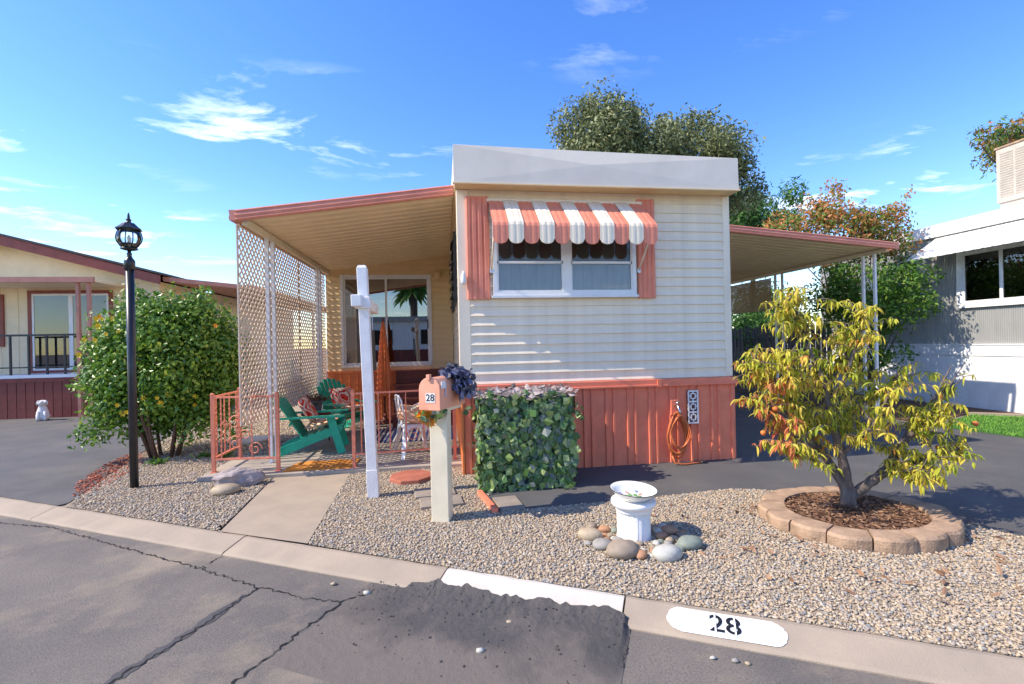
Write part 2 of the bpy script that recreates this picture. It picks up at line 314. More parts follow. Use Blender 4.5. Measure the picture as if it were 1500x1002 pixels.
# ------------------------------------------------------------------ ground, street, curb
CO, CE, CN = Vector((0, 3.41)), Vector((.8821, -.4711)), Vector((.4711, .8821))
def cu(t, n=0): p = CO + CE * t + CN * n; return (p.x, p.y)
FAR = 700
g = MB(); g.add([(*cu(-FAR, -.02), -.012), (*cu(FAR, -.02), -.012), (*cu(FAR, FAR), -.012), (*cu(-FAR, FAR), -.012)], [(0, 1, 2, 3)]); g.build('ground', 'earth')['kind'] = 'structure'
st = MB(); st.add([(*cu(-FAR, -FAR), -.065), (*cu(FAR, -FAR), -.065), (*cu(FAR, 0), -.065), (*cu(-FAR, 0), -.065)], [(0, 1, 2, 3)])
street = st.build('street', 'street_asphalt'); street['kind'] = 'structure'
def ribbon(path, w, z, seed, jag=.012, step=.03):
    rr = random.Random(seed); pts = []
    for (a, b) in zip(path[:-1], path[1:]):
        a, b = Vector(a), Vector(b); n = max(2, int((b - a).length / step)); q = Vector((-(b - a).y, (b - a).x)).normalized()
        for i in range(n): pts.append((a.lerp(b, i / n) + q * rr.uniform(-jag, jag), q))
    pts.append((Vector(path[-1]), q)); m = MB(); vs = []
    for p, q in pts: ww = w * rr.uniform(.3, 1.2) / 2; vs += [(p.x - q.x * ww, p.y - q.y * ww, z), (p.x + q.x * ww, p.y + q.y * ww, z)]
    m.add(vs, [(2 * i, 2 * i + 1, 2 * i + 3, 2 * i + 2) for i in range(len(pts) - 1)]); return m
def on_street(mb, name, m): return mb.build(name, m, street)
for k, (path, w) in enumerate([
    ([(-6.2, 6.0), (-3.75, 5.1), (-2.9, 4.55), (-1.85, 3.88), (-1.33, 3.52), (-.95, 3.3), (-.72, 3.22)], .016),
    ([(-1.80, 4.12), (-1.86, 3.95), (-1.84, 3.86)], .014), ([(-3.80, 5.3), (-3.72, 5.14)], .012),
    ([(-1.31, 3.5), (-1.38, 3.35), (-1.52, 3.0), (-1.69, 2.66), (-1.8, 2.3)], .018), ([(-.42, 3.36), (-.7, 3.2), (-.85, 2.95), (-1.06, 2.55), (-1.2, 2.1)], .022),
    ([(1.0, 2.62), (.93, 2.42), (.86, 2.28), (.6, 2.30), (.52, 2.2), (.46, 2.0)], .010)]):
    on_street(ribbon(path, w * .72, -.0605, k, .016, .022), 'crack', 'crack')
on_street(ribbon([(-1.36, 3.42), (-1.52, 3.03), (-1.70, 2.66), (-1.82, 2.2)], .075, -.0625, 31, .004), 'tar_seal', 'tar')
curb = bpy.data.objects.new('curb', None); COL.objects.link(curb); curb['kind'] = 'structure'; curb['_c'] = (0., 0., 0.)
joints = [-40, -30, -20, -14, -9.2, -4.55, -1.93, 0.0, 1.24, 3.6, 5.9, 9, 14, 22, 32]
rc = random.Random(3)
for a, b in zip(joints[:-1], joints[1:]):
    m = MB(); n = max(2, int((b - a) / .12)); prof = [(0.0, -.2), (0.0, .004), (-.03, .006), (-.215, -.045), (-.235, -.058), (-.24, -.2)]
    rows = []
    for i in range(n + 1):
        t = a + .006 + (b - a - .012) * i / n; rows.append([(*cu(t, pn + rc.uniform(-.0025, .0025)), pz + (rc.uniform(-.0015, .0015) if pz > -.1 else 0)) for pn, pz in prof])
    k = len(prof); vs = [p for r_ in rows for p in r_]; fs = [(i * k + j, (i + 1) * k + j, (i + 1) * k + (j + 1) % k, i * k + (j + 1) % k) for i in range(n) for j in range(k)]
    fs += [tuple(range(k)), tuple(range(n * k, n * k + k))[::-1]]; m.add(vs, fs)
    m.build('curb_segment', 'concrete_new' if a == 0.0 else 'concrete', curb)
# painted number on the sloping curb face
sl = math.atan2(.051, .185); cmid = cu(1.80, -.122)
num = T('painted_curb_number', 'white rounded patch with black stencilled number 28 on the curb', 'house number', (cmid[0], cmid[1], -.0175), local=True)
num.o.rotation_euler = Matrix(((CE.x, -CN.x * 0 + CN.x * math.cos(sl), -CN.x * math.sin(sl)), (CE.y, CN.y * math.cos(sl), -CN.y * math.sin(sl)), (0, math.sin(sl), math.cos(sl)))).to_euler()
oval = []; rr = random.Random(5)
for k in range(44):
    a = 2 * math.pi * k / 44; x = .085 * math.cos(a) + (.225 if math.cos(a) > 0 else -.225); oval.append((x + rr.uniform(-.004, .004), .085 * math.sin(a) + rr.uniform(-.003, .003)))
m = MB(); m.add([(x, y, .0035) for x, y in oval], [tuple(range(44))]); m.build('paint_patch', 'road_white', num)
dm = text_mesh('28', .18); dm.materials.append(MATS['digit_black']); piece('digits', dm, (0, 0, .0065), num, sc=(.95, .9, 1))
m = MB()
for x in (-.051, .051): m.box(x - .0045, x + .0045, -.075, .075, .0075, .0085)
m.build('stencil_gap', 'road_white', num)

# driveways, walk, porch slab, beds
DRIVE = [(.44, 4.42), (1.63, 4.48), (3.0, 4.6), (3.95, 4.25), (4.45, 3.05), (4.85, 1.95), cu(5.9, .0), cu(10.2, 0), (8.65, 5.9), (8.35, 7.0), (8.45, 9), (8.4, 15), (3.7, 15), (3.7, 5.83), (.44, 5.83)]
sheet('driveway', DRIVE, .002, 'drive_asphalt')
sheet('neighbour_driveway', [cu(-4.6, .01), (-4.0, 5.66), (-4.73, 8.1), (-5.6, 11.2), (-5.6, 30), (-30, 30), (-30, 13.2), (-12, 13.2), (-12, 10.2), cu(-12, .01)], .002, 'left_asphalt')
sheet('path', [(-1.97, 4.45), (-1.13, 4.03), (-1.2, 6.18), (-2.1, 6.18)], .012, 'concrete')
slab = MB(); slab.prism([(-2.98, 6.16), (.22, 6.16), (.22, 10.4), (-2.42, 10.4), (-2.42, 7.3), (-2.98, 7.3)], -.01, .055); slab.build('porch_slab', 'slab', bevel=.008)['kind'] = 'structure'
sheet('turf', [(8.37, 7.0), (10.15, 7.85), (10.8, 7.3), (10.8, 1.2), (8.75, 1.2), (8.62, 5.9)], .004, 'turf_base')
sheet('planting_bed', [(8.5, 7.3), (10.1, 7.9), (10.9, 7.4), (11.2, 7.4), (11.2, 17), (8.5, 17)], .006, 'mulch')
m = MB(); m.bar((10.15, 7.9, .02), (11.2, 7.1, .02), .12, .06); m.build('concrete_edging', 'concrete'); tag(bpy.data.objects['concrete_edging'], 'low concrete edging strip between turf and planting bed', 'edging')
sheet('gravel_bed', [cu(-4.5, .01), cu(-2.2, .01), (-2.0, 4.46), (-2.12, 6.2), (-2.95, 6.2), (-2.95, 7.32), (-2.4, 7.32), (-2.4, 14), (-5.6, 14), (-5.55, 11.2), (-4.7, 8.1), (-3.98, 5.66)], .003, 'gravel_bed')
YARD = [(-1.12, 4.03), cu(0, .005), cu(5.85, .005), (4.83, 1.95), (4.43, 3.05), (3.93, 4.25), (3.0, 4.62), (1.63, 4.50), (.46, 4.44), (.40, 5.86), (.22, 5.86), (.22, 6.16), (-1.2, 6.16)]
sheet('gravel_bed', YARD, .0035, 'gravel_bed')
ico_v = np.array([(0, 0, 1)] + [(.894 * math.cos(a), .894 * math.sin(a), .447) for a in np.arange(5) * 1.2566] + [(.894 * math.cos(a + .628), .894 * math.sin(a + .628), -.447) for a in np.arange(5) * 1.2566] + [(0, 0, -1)])
ico_f = [(0, i + 1, (i + 1) % 5 + 1) for i in range(5)] + [(i + 1, i + 6, (i + 1) % 5 + 1) for i in range(5)] + [((i + 1) % 5 + 1, i + 6, (i + 1) % 5 + 6) for i in range(5)] + [(11, (i + 1) % 5 + 6, i + 6) for i in range(5)]
ico_f = np.array(ico_f)
def pebbles(name, poly, dens, s0, s1, m, label, cat, flat=.6, z=.006, holes=()):
    P = np.array(poly); lo, hi = P.min(0), P.max(0); n = int(dens * (hi - lo).prod()); p = lo + rng.random((n, 2)) * (hi - lo); k = inpoly(p, poly)
    for (hx, hy, hr) in holes: k &= ((p[:, 0] - hx) ** 2 + (p[:, 1] - hy) ** 2) > hr * hr
    p = p[k]; n = len(p); s = s0 + (s1 - s0) * rng.random(n) ** 2.2
    sc = s[:, None] * np.stack([rng.uniform(.8, 1.5, n), rng.uniform(.7, 1.05, n), rng.uniform(flat * .7, flat * 1.2, n)], 1)
    v = ico_v[None] * (1 + rng.uniform(-.16, .16, (n, 12, 1))) * sc[:, None]
    a = rng.random(n) * 6.283; t = rng.normal(0, .35, n); c, sn = np.cos(t)[:, None], np.sin(t)[:, None]
    y, zz = v[..., 1] * c - v[..., 2] * sn, v[..., 1] * sn + v[..., 2] * c; c, sn = np.cos(a)[:, None], np.sin(a)[:, None]
    v = np.stack([v[..., 0] * c - y * sn, v[..., 0] * sn + y * c, zz], 2); v += np.stack([p[:, 0], p[:, 1], z + s * rng.uniform(.1, .6, n)], 1)[:, None]
    f = (np.arange(n)[:, None, None] * 12 + ico_f[None]).reshape(-1, 3)
    o = arr_mesh(name, v.reshape(-1, 3), f, m, {'rnd': np.repeat(rng.random(n), 12)}, smooth=True); tag(o, label, cat, kind='stuff'); return o
RING = (3.47, 3.60)
pebbles('gravel', YARD, 6000, .0048, .0132, 'pebble', 'tan and grey pea gravel covering the front yard', 'gravel', holes=[(RING[0], RING[1], .62)])
LEFTG = [cu(-4.4, .01), cu(-2.2, .01), (-2.0, 4.46), (-2.12, 6.15), (-2.97, 6.15), (-2.97, 7.3), (-4.75, 8.3), (-3.98, 5.7)]
pebbles('gravel', LEFTG, 4600, .0055, .0145, 'pebble', 'tan pea gravel around the black lamp post', 'gravel')
pebbles('gravel', [(-2.97, 7.3), (-2.42, 7.3), (-2.42, 12), (-5.3, 12), (-4.75, 8.3)], 1100, .012, .024, 'pebble', 'tan gravel beyond the lattice beside the porch', 'gravel')
pebbles('red_mulch', [(-4.12, 5.9), (-3.95, 5.95), (-4.25, 7.4), (-4.55, 8.2), (-4.9, 8.1), (-4.75, 7.3), (-4.5, 6.5)], 1500, .006, .02, 'red_chip', 'patch of red wood mulch spilled beside the driveway', 'mulch', .4)
# loose stones and leaves on road
for k, (x, y, s) in enumerate([(-.55, 3.28, .022), (-.2, 3.2, .016), (.35, 2.78, .018), (.16, 2.55, .02), (-.1, 2.2, .018), (-.8, 3.45, .018), (1.35, 2.28, .016), (1.45, 2.24, .018), (1.5, 2.21, .014)]):
    v = ico_v * np.array([1.3, .9, .6]) * s * (1 + rng.uniform(-.2, .2, (12, 1))); o = arr_mesh('loose_stone', v + np.array([x, y, -.065 + s * .5]), ico_f, ['stone_pale', 'stone_grey', 'stone_tan'][k % 3], smooth=True)
    tag(o, 'small loose stone lying on the street by the curb', 'stone', 'loose stones on the street')
# raised crumbly asphalt patch against the new curb
na, nb_ = 300, 90; rr = np.random.default_rng(3)
def vnoise(x, y, seed):
    r2 = np.random.default_rng(seed); g_ = r2.random((64, 64)); xi, yi = np.floor(x).astype(int), np.floor(y).astype(int); fx, fy = x - xi, y - yi; fx, fy = fx * fx * (3 - 2 * fx), fy * fy * (3 - 2 * fy)
    a = g_[xi % 64, yi % 64] * (1 - fx) + g_[(xi + 1) % 64, yi % 64] * fx; b = g_[xi % 64, (yi + 1) % 64] * (1 - fx) + g_[(xi + 1) % 64, (yi + 1) % 64] * fx; return a * (1 - fy) + b * fy
tt, qq = np.meshgrid(np.linspace(-.5, 1.30, na), np.linspace(0, 1, nb_), indexing='ij')
rag = .035 * (vnoise(tt * 9, tt * 0, 5) - .5) + .022 * (vnoise(tt * 31, tt * 0, 6) - .5)
nn_ = -.185 + rag * (tt > 0) - qq * .95
prof = np.where(tt > .0, .038, .038 * np.clip((tt + .35) / .35, 0, 1) ** 1.5) * np.clip((1.285 - tt) / .03, 0, 1)
wid = .30 + .20 * vnoise(tt * 2.2, tt * 0, 7) + .10 * (vnoise(tt * 7, tt * 0, 8) - .5)
hh = prof * (np.exp(-qq * .95 / .13) + .16 * np.clip(1 - (qq * .95) / (wid + .32 * np.clip((tt + .4) / .6, 0, 1)), -2, 1)) * (1 + .5 * (vnoise(tt * 12, qq * 8, 9) - .5)) + (.002 + .009 * np.exp(-qq * .95 / .12)) * (vnoise(tt * 26, qq * 24, 10) - .5) + (.0015 + .006 * np.exp(-qq * .95 / .12)) * (vnoise(tt * 52, qq * 48, 11) - .5)
hh = np.where(nn_ > -.235, np.maximum(hh, -.01), hh); hh[:, -1] = -.02; hh[0] = -.02; hh[-1] = -.02
base_z = np.where(nn_ > -.235, -.062 + (nn_ + .235) * .27, -.062)
px_ = CO.x + CE.x * tt + CN.x * nn_; py_ = CO.y + CE.y * tt + CN.y * nn_
f = [(i * nb_ + j, i * nb_ + j + 1, (i + 1) * nb_ + j + 1, (i + 1) * nb_ + j) for i in range(na - 1) for j in range(nb_ - 1)]
arr_mesh('asphalt_patch', np.stack([px_, py_, base_z + hh], 2).reshape(-1, 3), f, 'patch_fade', {'rnd': np.clip(np.maximum(qq * 1.25 + .55 * (vnoise(tt * 5, qq * 5, 12) - .5) + .25 * (vnoise(tt * 17, qq * 16, 13) - .5), np.clip((.05 - tt) * 1.3, 0, 1)), 0, 1).ravel()}, par=street, smooth=False)

nc = 170; ii = rr.integers(2, na - 2, nc); jj = (rr.random(nc) ** 2.2 * (nb_ - 14)).astype(int) + 3; zc = (base_z + np.maximum(hh, -.001))[ii, jj]; sz = rr.uniform(.003, .008, nc)
v = ico_v[None] * (1 + rr.uniform(-.25, .25, (nc, 12, 1))) * sz[:, None, None] * rr.uniform(.7, 1.2, (nc, 1, 3)) + np.stack([px_[ii, jj] + rr.uniform(-.01, .01, nc), py_[ii, jj] + rr.uniform(-.01, .01, nc), zc + sz * .3], 1)[:, None]
o = arr_mesh('asphalt_crumbs', v.reshape(-1, 3), (np.arange(nc)[:, None, None] * 12 + ico_f[None]).reshape(-1, 3), 'patch_asphalt'); tag(o, 'dark crumbs of patching asphalt along the pale new curb', 'asphalt', kind='stuff')

# ------------------------------------------------------------------ main mobile home
HX0, HX1, HY, HB = .20, 3.80, 5.80, 15.0
H = T('mobile_home', 'cream and terracotta single-wide mobile home with flat roof and striped window awning', 'mobile home', (2, HY, 0))
m = MB(); m.box(HX0 + .02, HX1 - .02, HY + .02, HB, .05, 3.55); m.build('wall_core', 'siding', H)
def lap(x0, x1, z0, z1, y, name, mt, par, dep=.016, face='y'):
    m = MB(); h_ = z1 - z0; pr = [(0, 0, z1), (0, -.002, z1), (0, -.0035, z0 + h_ * .55), (0, -dep * .5, z0 + h_ * .30), (0, -dep, z0 + .008), (0, -dep * .9, z0), (0, 0, z0)]
    m.extr(pr, (x0, y, 0), (x1, y, 0)); return m.build(name, mt, par)
nl = 20; zb, zt = 1.10, 3.50
for i in range(nl):
    z0 = zb + (zt - zb) * i / nl; z1 = zb + (zt - zb) * (i + 1) / nl - .0005
    lap(HX0 + .135, HX1 - .09, z0, z1, HY + .018, 'siding_board', 'siding', H, .019)
# left side wall laps
for i in range(nl):
    z0 = zb + (zt - zb) * i / nl; z1 = zb + (zt - zb) * (i + 1) / nl - .0005; m = MB()
    pr = [(0, 0, z1), (-.003, 0, z1), (-.013, 0, z0 + .018), (-.016, 0, z0 + .008), (-.014, 0, z0), (0, 0, z0)]
    m.extr(pr, (HX0 + .018, HY + .12, 0), (HX0 + .018, HB, 0)); m.build('side_siding_board', 'siding', H)
for x0, x1 in ((HX0 - .012, HX0 + .135), (HX1 - .09, HX1 + .012)):
    m = MB(); m.box(x0, x1, HY + .003, HY + .12, 1.10, 3.5); m.build('corner_trim', 'siding', H, bevel=.008)
# roof, front fascia with a creased sheet
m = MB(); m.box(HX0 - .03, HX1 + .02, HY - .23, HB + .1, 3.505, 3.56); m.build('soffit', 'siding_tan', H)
m = MB(); x0, x1, yf = HX0 - .045, HX1 - .035, HY - .28; xm = (x0 + x1) / 2 - .12
vs = [(x0, yf, 3.49), (x1, yf, 3.49), (x1, yf + .012, 3.90), (x0, yf + .012, 3.94), (xm, yf - .006, 3.745), (xm, yf + .02, 3.92)]
m.add(vs, [(0, 1, 4), (1, 2, 4), (2, 5, 4), (5, 3, 4), (3, 0, 4)])
m.add([(x0, yf, 3.49), (x1, yf, 3.49), (x1, yf + .05, 3.49), (x0, yf + .05, 3.49), (x0, yf + .012, 3.94), (x1, yf + .012, 3.90), (x1, yf + .06, 3.90), (x0, yf + .06, 3.94), (xm, yf + .02, 3.92), (xm, yf + .06, 3.92)],
      [(0, 1, 2, 3), (0, 3, 7, 4), (1, 5, 6, 2), (4, 7, 9, 8), (8, 9, 6, 5)])
m.build('fascia', 'fascia', H)
m = MB(); m.box(x0 - .012, x1 + .012, yf - .012, yf + .02, 3.478, 3.492); m.build('drip_edge', 'siding_tan', H)
m = MB(); m.box(HX0 - .04, HX1 + .0, HY - .22, HB + .1, 3.56, 3.905); m.build('roof', 'fascia', H)
# skirt with ribs
m = MB(); m.box(HX0 + .03, HX1 + .03, HY - .005, HY + .015, .0, 1.02); m.build('skirt', 'terracotta', H)
m = MB(); m.box(HX0 + .0, HX1 + .05, HY - .045, HY + .017, 1.0, 1.095); m.box(HX0, HX1 + .05, HY - .058, HY - .045, 1.0, 1.03); m.build('skirt_cap', 'terracotta', H, bevel=.006)
m = MB(); m.box(HX0 - .0, HX0 + .022, HY - .03, HB, .0, 1.09); m.build('skirt_side', 'orange_panel', H)
rib = MB(); w = .022; rib.add([(-w, 0, 0), (-w * .6, -.022, 0), (w * .6, -.022, 0), (w, 0, 0), (-w, 0, 1), (-w * .6, -.022, 1), (w * .6, -.022, 1), (w, 0, 1)], [(0, 1, 5, 4), (1, 2, 6, 5), (2, 3, 7, 6), (0, 3, 2, 1), (4, 5, 6, 7)])
rm = bpy.data.meshes.new('rib'); rm.from_pydata(rib.v, [], rib.f); rm.materials.append(MATS['terracotta'])
x = HX0 + .10; k = 0
while x < HX1:
    piece('skirt_rib', rm, (x, HY - .004, .004), H, sc=(1, 1, .996)); k += 1; x += .10 if k % 2 else .19
# shutters
for sx0, sx1, sz0, sz1 in ((.30, .585, 2.15, 3.41), (2.50, 2.745, 2.15, 3.42)):
    m = MB(); n = 4; prof = []
    for i in range(n):
        a = sx0 + (sx1 - sx0) * i / n; b = sx0 + (sx1 - sx0) * (i + 1) / n; prof += [(a, -.03), (a + .012, -.042), (b - .022, -.042), (b - .01, -.03)]
    prof = [(sx0, -.0)] + prof + [(sx1, -.0)]; k = len(prof)
    m.add([(px_, HY + py_, sz0) for px_, py_ in prof] + [(px_, HY + py_, sz1) for px_, py_ in prof], [(i, i + 1, k + i + 1, k + i) for i in range(k - 1)] + [tuple(range(k))[::-1], tuple(range(k, 2 * k)), (k - 1, 0, k, 2 * k - 1)]); m.build('shutter', 'shutter', H)
# double window
WX0, WX1, WZ0, WZ1, WY = .62, 2.46, 2.19, 3.33, HY - .05
win = MB(); win.box(WX0, WX1, WY - .015, WY + .05, WZ0, WZ0 + .045).box(WX0, WX1, WY - .015, WY + .05, WZ1 - .045, WZ1).box(WX0, WX0 + .05, WY - .015, WY + .05, WZ0 + .046, WZ1 - .046).box(WX1 - .05, WX1, WY - .015, WY + .05, WZ0 + .046, WZ1 - .046).box(1.50, 1.60, WY - .012, WY + .05, WZ0 + .046, WZ1 - .046)
wo = win.build('window', 'white_metal', H)
for a, b in ((WX0 + .05, 1.50), (1.60, WX1 - .05)):
    for z0, z1, gl, cm in ((WZ0 + .045, 2.585, 'window_glass', 'curtain_cool'), (2.615, WZ1 - .045, 'window_glass', 'mesh_screen')):
        m = MB(); m.box(a, b, WY + .01, WY + .014, z0, z1); m.build('pane', gl, (H, wo))
        m = MB(); m.box(a, b, WY + .03, WY + .036, z0, z1); m.build('curtain', cm, (H, wo))
    m = MB(); m.box(a, b, WY - .006, WY + .02, 2.585, 2.615); m.build('sash_bar', 'white_metal', (H, wo))
    m = MB(); m.box(a, b, WY - .006, WY + .02, WZ0 + .0455, WZ0 + .065); m.build('sash_rail', 'white_metal', (H, wo))
    for xx in (a, b - .018): m = MB(); m.box(xx, xx + .018, WY - .006, WY + .02, WZ0 + .066, WZ1 - .046); m.build('sash_stile', 'white_metal', (H, wo))
m = MB(); m.box(WX0 - .02, WX1 + .02, HY - .09, HY - .002, WZ0 - .03, WZ0 - .002); m.build('window_sill', 'white_metal', (H, wo))
# striped awning: eleven fluted slats bent over into a scalloped valance
AW = MB(); AW.box(.56, 2.56, HY - .045, HY - .002, 3.345, 3.385); awo = AW.build('window_awning', 'siding', H)
ns = 11; aw0, aw1 = .575, 2.545; sw = (aw1 - aw0) / ns
for i in range(ns):
    a = aw0 + sw * i + .002; b = aw0 + sw * (i + 1) - .002; up_ = .012 if i % 2 else 0; m = MB(); rows = []
    fl = 9; xs = [a + (b - a) * k / (fl - 1) for k in range(fl)]; cx_ = (a + b) / 2
    for (yy, zz) in ((HY - .03, 3.365), (HY - .27, 3.175), (HY - .475, 3.005), (HY - .505, 2.975), (HY - .515, 2.94), (HY - .515, 2.80), (HY - .515, 'end')):
        rows.append([(xx, yy - (up_ + (.004 if k in (2, 3, 5, 6) else 0)) * .75, (zz if zz != 'end' else 2.80 - .062 * math.sqrt(max(0, 1 - ((xx - cx_) / (b - a) * 2) ** 2))) + (up_ + (.004 if k in (2, 3, 5, 6) else 0)) * .7 * (1 if zz != 'end' and zz > 2.9 else 0)) for k, xx in enumerate(xs)])
    vs = [p for r_ in rows for p in r_]; nv = len(vs); m.add(vs + [(p[0], p[1] + .006, p[2] - .006) for p in vs], [])
    nr_ = len(rows); q = [(r_ * fl + k, r_ * fl + k + 1, (r_ + 1) * fl + k + 1, (r_ + 1) * fl + k) for r_ in range(nr_ - 1) for k in range(fl - 1)]
    q2 = [tuple(nv + x_ for x_ in f_[::-1]) for f_ in q]
    ed = [r_ * fl for r_ in range(nr_)]; rim = [(k, k + 1, nv + k + 1, nv + k) for k in range((nr_ - 1) * fl, nr_ * fl - 1)] + [(ed[r_], nv + ed[r_], nv + ed[r_ + 1], ed[r_ + 1]) for r_ in range(nr_ - 1)] + [(ed[r_] + fl - 1, ed[r_ + 1] + fl - 1, nv + ed[r_ + 1] + fl - 1, nv + ed[r_] + fl - 1) for r_ in range(nr_ - 1)]
    m.f = q + q2 + rim; m.sm = [False] * len(m.f); m.build('awning_slat', 'siding' if i % 2 else 'shutter', (H, awo))
for xx, dx in ((.60, .0), (2.50, .0)):
    m = MB(); m.tube([(xx, HY - .05, 2.50), (xx + dx, HY - .48, 2.92)], .011, 6); m.build('awning_arm', 'siding', (H, awo))
    m = MB(); m.box(xx - .02, xx + .02, HY - .06, HY - .02, 2.47, 2.53); m.build('arm_bracket', 'galv', (H, awo))
m = MB(); m.lathe([(.028, 0), (.034, .03), (.034, .09), (.02, .13), (.012, .16)], (.255, HY - .06, 2.33), 10); m.box(.235, .275, HY - .055, HY - .02, 2.36, 2.44); m.build('corner_lamp', 'white_metal', H)
# foundation vent: white pierced ornament
VX0, VX1, VZ0, VZ1 = 3.14, 3.285, .50, .935
m = MB(); m.box(VX0, VX1, HY - .03, HY - .006, VZ0, VZ1); vo = m.build('vent_back', 'brown_red', H); m = MB(); y0, y1 = HY - .042, HY - .03
for z in np.linspace(VZ0, VZ1 - .02, 4): m.box(VX0, VX1, y0, y1, z, z + .02)
for xx in (VX0, VX1 - .018): m.box(xx, xx + .018, y0 - .001, y1, VZ0, VZ1)
for kz in range(3):
    zc = VZ0 + .0825 + kz * .1385; xc = (VX0 + VX1) / 2; m.box(xc - .034, xc + .034, y0 - .002, y1, zc + .026, zc + .038).box(xc - .034, xc + .034, y0 - .002, y1, zc - .038, zc - .026).box(xc - .036, xc - .024, y0 - .003, y1, zc - .026, zc + .026).box(xc + .024, xc + .036, y0 - .003, y1, zc - .026, zc + .026)
    m.box(VX0, xc - .036, y0 + .001, y1, zc - .008, zc + .008).box(xc + .036, VX1, y0 + .001, y1, zc - .008, zc + .008).box(xc - .008, xc + .008, y0 + .001, y1, zc + .038, zc + .07).box(xc - .008, xc + .008, y0 + .001, y1, zc - .07, zc - .038)
m.build('vent_grille', 'white_metal', (H, vo))
# faucet bracket
m = MB(); m.box(2.90, 3.0, HY - .05, HY - .006, .62, .82); m.build('faucet_plate', 'terracotta', H, bevel=.006)
m = MB(); m.tube([(2.955, HY - .05, .74), (2.965, HY - .11, .74), (2.975, HY - .13, .68), (2.975, HY - .13, .64)], .016, 8); m.tube([(2.965, HY - .09, .75), (2.965, HY - .09, .80)], .009, 6); m.box(2.935, 2.995, HY - .095, HY - .085, .80, .812); m.build('faucet', 'chrome', H)
# jalousie windows on the porch side
for yy in (6.7, 8.2):
    m = MB(); m.box(HX0 - .035, HX0 + .002, yy, yy + .9, 2.2, 3.2); jw = m.build('side_window', 'dark_frame', H)
    for k in range(6): m = MB(); m.obox((HX0 - .045, yy + .45, 2.29 + k * .16), (.03, 0, .05), (0, .41, 0), (.002, 0, -.001)); m.build('louvre', 'window_glass', (H, jw))
# rear addition across the back of the porch
AY, AX0, AX1 = 10.2, -2.39, .20
DX0, DX1, DZ0, DZ1 = -2.10, -.24, 1.17, 3.10
nl2 = 20
for i in range(nl2):
    z0 = 1.10 + 2.44 * i / nl2; z1 = z0 + 2.44 / nl2 - .0005
    segs = [(AX0, AX1)] if z0 > DZ1 - .01 else [(AX0, DX0), (DX1, AX1)]
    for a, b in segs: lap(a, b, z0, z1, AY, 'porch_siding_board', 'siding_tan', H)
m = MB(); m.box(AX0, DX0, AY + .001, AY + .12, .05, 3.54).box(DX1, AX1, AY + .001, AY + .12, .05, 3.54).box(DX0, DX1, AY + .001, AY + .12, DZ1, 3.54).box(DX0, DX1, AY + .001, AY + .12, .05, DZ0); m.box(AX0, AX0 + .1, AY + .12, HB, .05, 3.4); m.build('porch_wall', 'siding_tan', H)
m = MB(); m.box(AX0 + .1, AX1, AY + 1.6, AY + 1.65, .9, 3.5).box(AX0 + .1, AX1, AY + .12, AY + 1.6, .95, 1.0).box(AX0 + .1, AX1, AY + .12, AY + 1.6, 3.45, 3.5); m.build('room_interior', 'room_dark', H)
d = MB(); d.box(DX0, DX1, AY - .03, AY + .06, DZ0, DZ0 + .05).box(DX0, DX1, AY - .03, AY + .06, DZ1 - .05, DZ1).box(DX0, DX0 + .05, AY - .03, AY + .06, DZ0 + .051, DZ1 - .051).box(DX1 - .05, DX1, AY - .03, AY + .06, DZ0 + .051, DZ1 - .051)
do = d.build('sliding_door', 'white_metal', H); dmid = (DX0 + DX1) / 2
for a, b, yy in ((DX0 + .05, dmid + .03, AY + .03), (dmid - .03, DX1 - .05, AY - .01)):
    m = MB(); m.box(a + .04, b - .04, yy, yy + .005, DZ0 + .09, DZ1 - .09); m.build('pane', 'door_glass', (H, do))
    m = MB(); m.box(a, a + .04, yy - .012, yy + .018, DZ0 + .052, DZ1 - .052).box(b - .04, b, yy - .012, yy + .018, DZ0 + .052, DZ1 - .052).box(a + .04, b - .04, yy - .012, yy + .018, DZ0 + .052, DZ0 + .09).box(a + .04, b - .04, yy - .012, yy + .018, DZ1 - .09, DZ1 - .052); m.build('sash', 'white_metal', (H, do))
m = MB(); m.box(DX1 - .095, DX1 - .075, AY - .05, AY - .012, 1.95, 2.15); m.build('handle', 'black_metal', (H, do))
m = MB(); cxs = np.linspace(-1.05, -.62, 22); vs = [(x, AY + .16 + .025 * math.sin(k * 1.9), z) for z in (1.2, 3.1) for k, x in enumerate(cxs)]; m.add(vs, [(k, k + 1, 22 + k + 1, 22 + k) for k in range(21)], True); m.build('curtain', 'curtain', (H, do))
m = MB(); m.box(AX0, AX1 - .0, AY - .035, AY - .002, .055, 1.06); m.build('porch_skirt', 'orange_panel', H)
m = MB(); m.box(AX0, AX1, AY - .055, AY - .001, 1.06, 1.10); m.build('porch_skirt_cap', 'orange_panel', H)
for xx in (1.45, 2.72):
    m = MB(); m.box(xx, xx + .05, HY - .061, HY + .0, .998, 1.098); m.build('cap_joint', 'terracotta', H)
rm2 = rm.copy(); rm2.materials.clear(); rm2.materials.append(MATS['orange_panel'])
for x in np.arange(AX0 + .12, -.95, .16): piece('porch_skirt_rib', rm2, (x, AY - .034, .06), H, sc=(.8, .8, 1.0))
m = MB(); m.lathe([(.05, 0), (.075, .03), (.07, .12), (.03, .17)], (-.09, AY - .12, 3.0), 10); m.tube([(-.09, AY - .1, 3.12), (-.02, AY - .08, 3.2), (.05, AY - .03, 3.15)], .02, 6); m.build('porch_lamp', 'siding_tan', H)

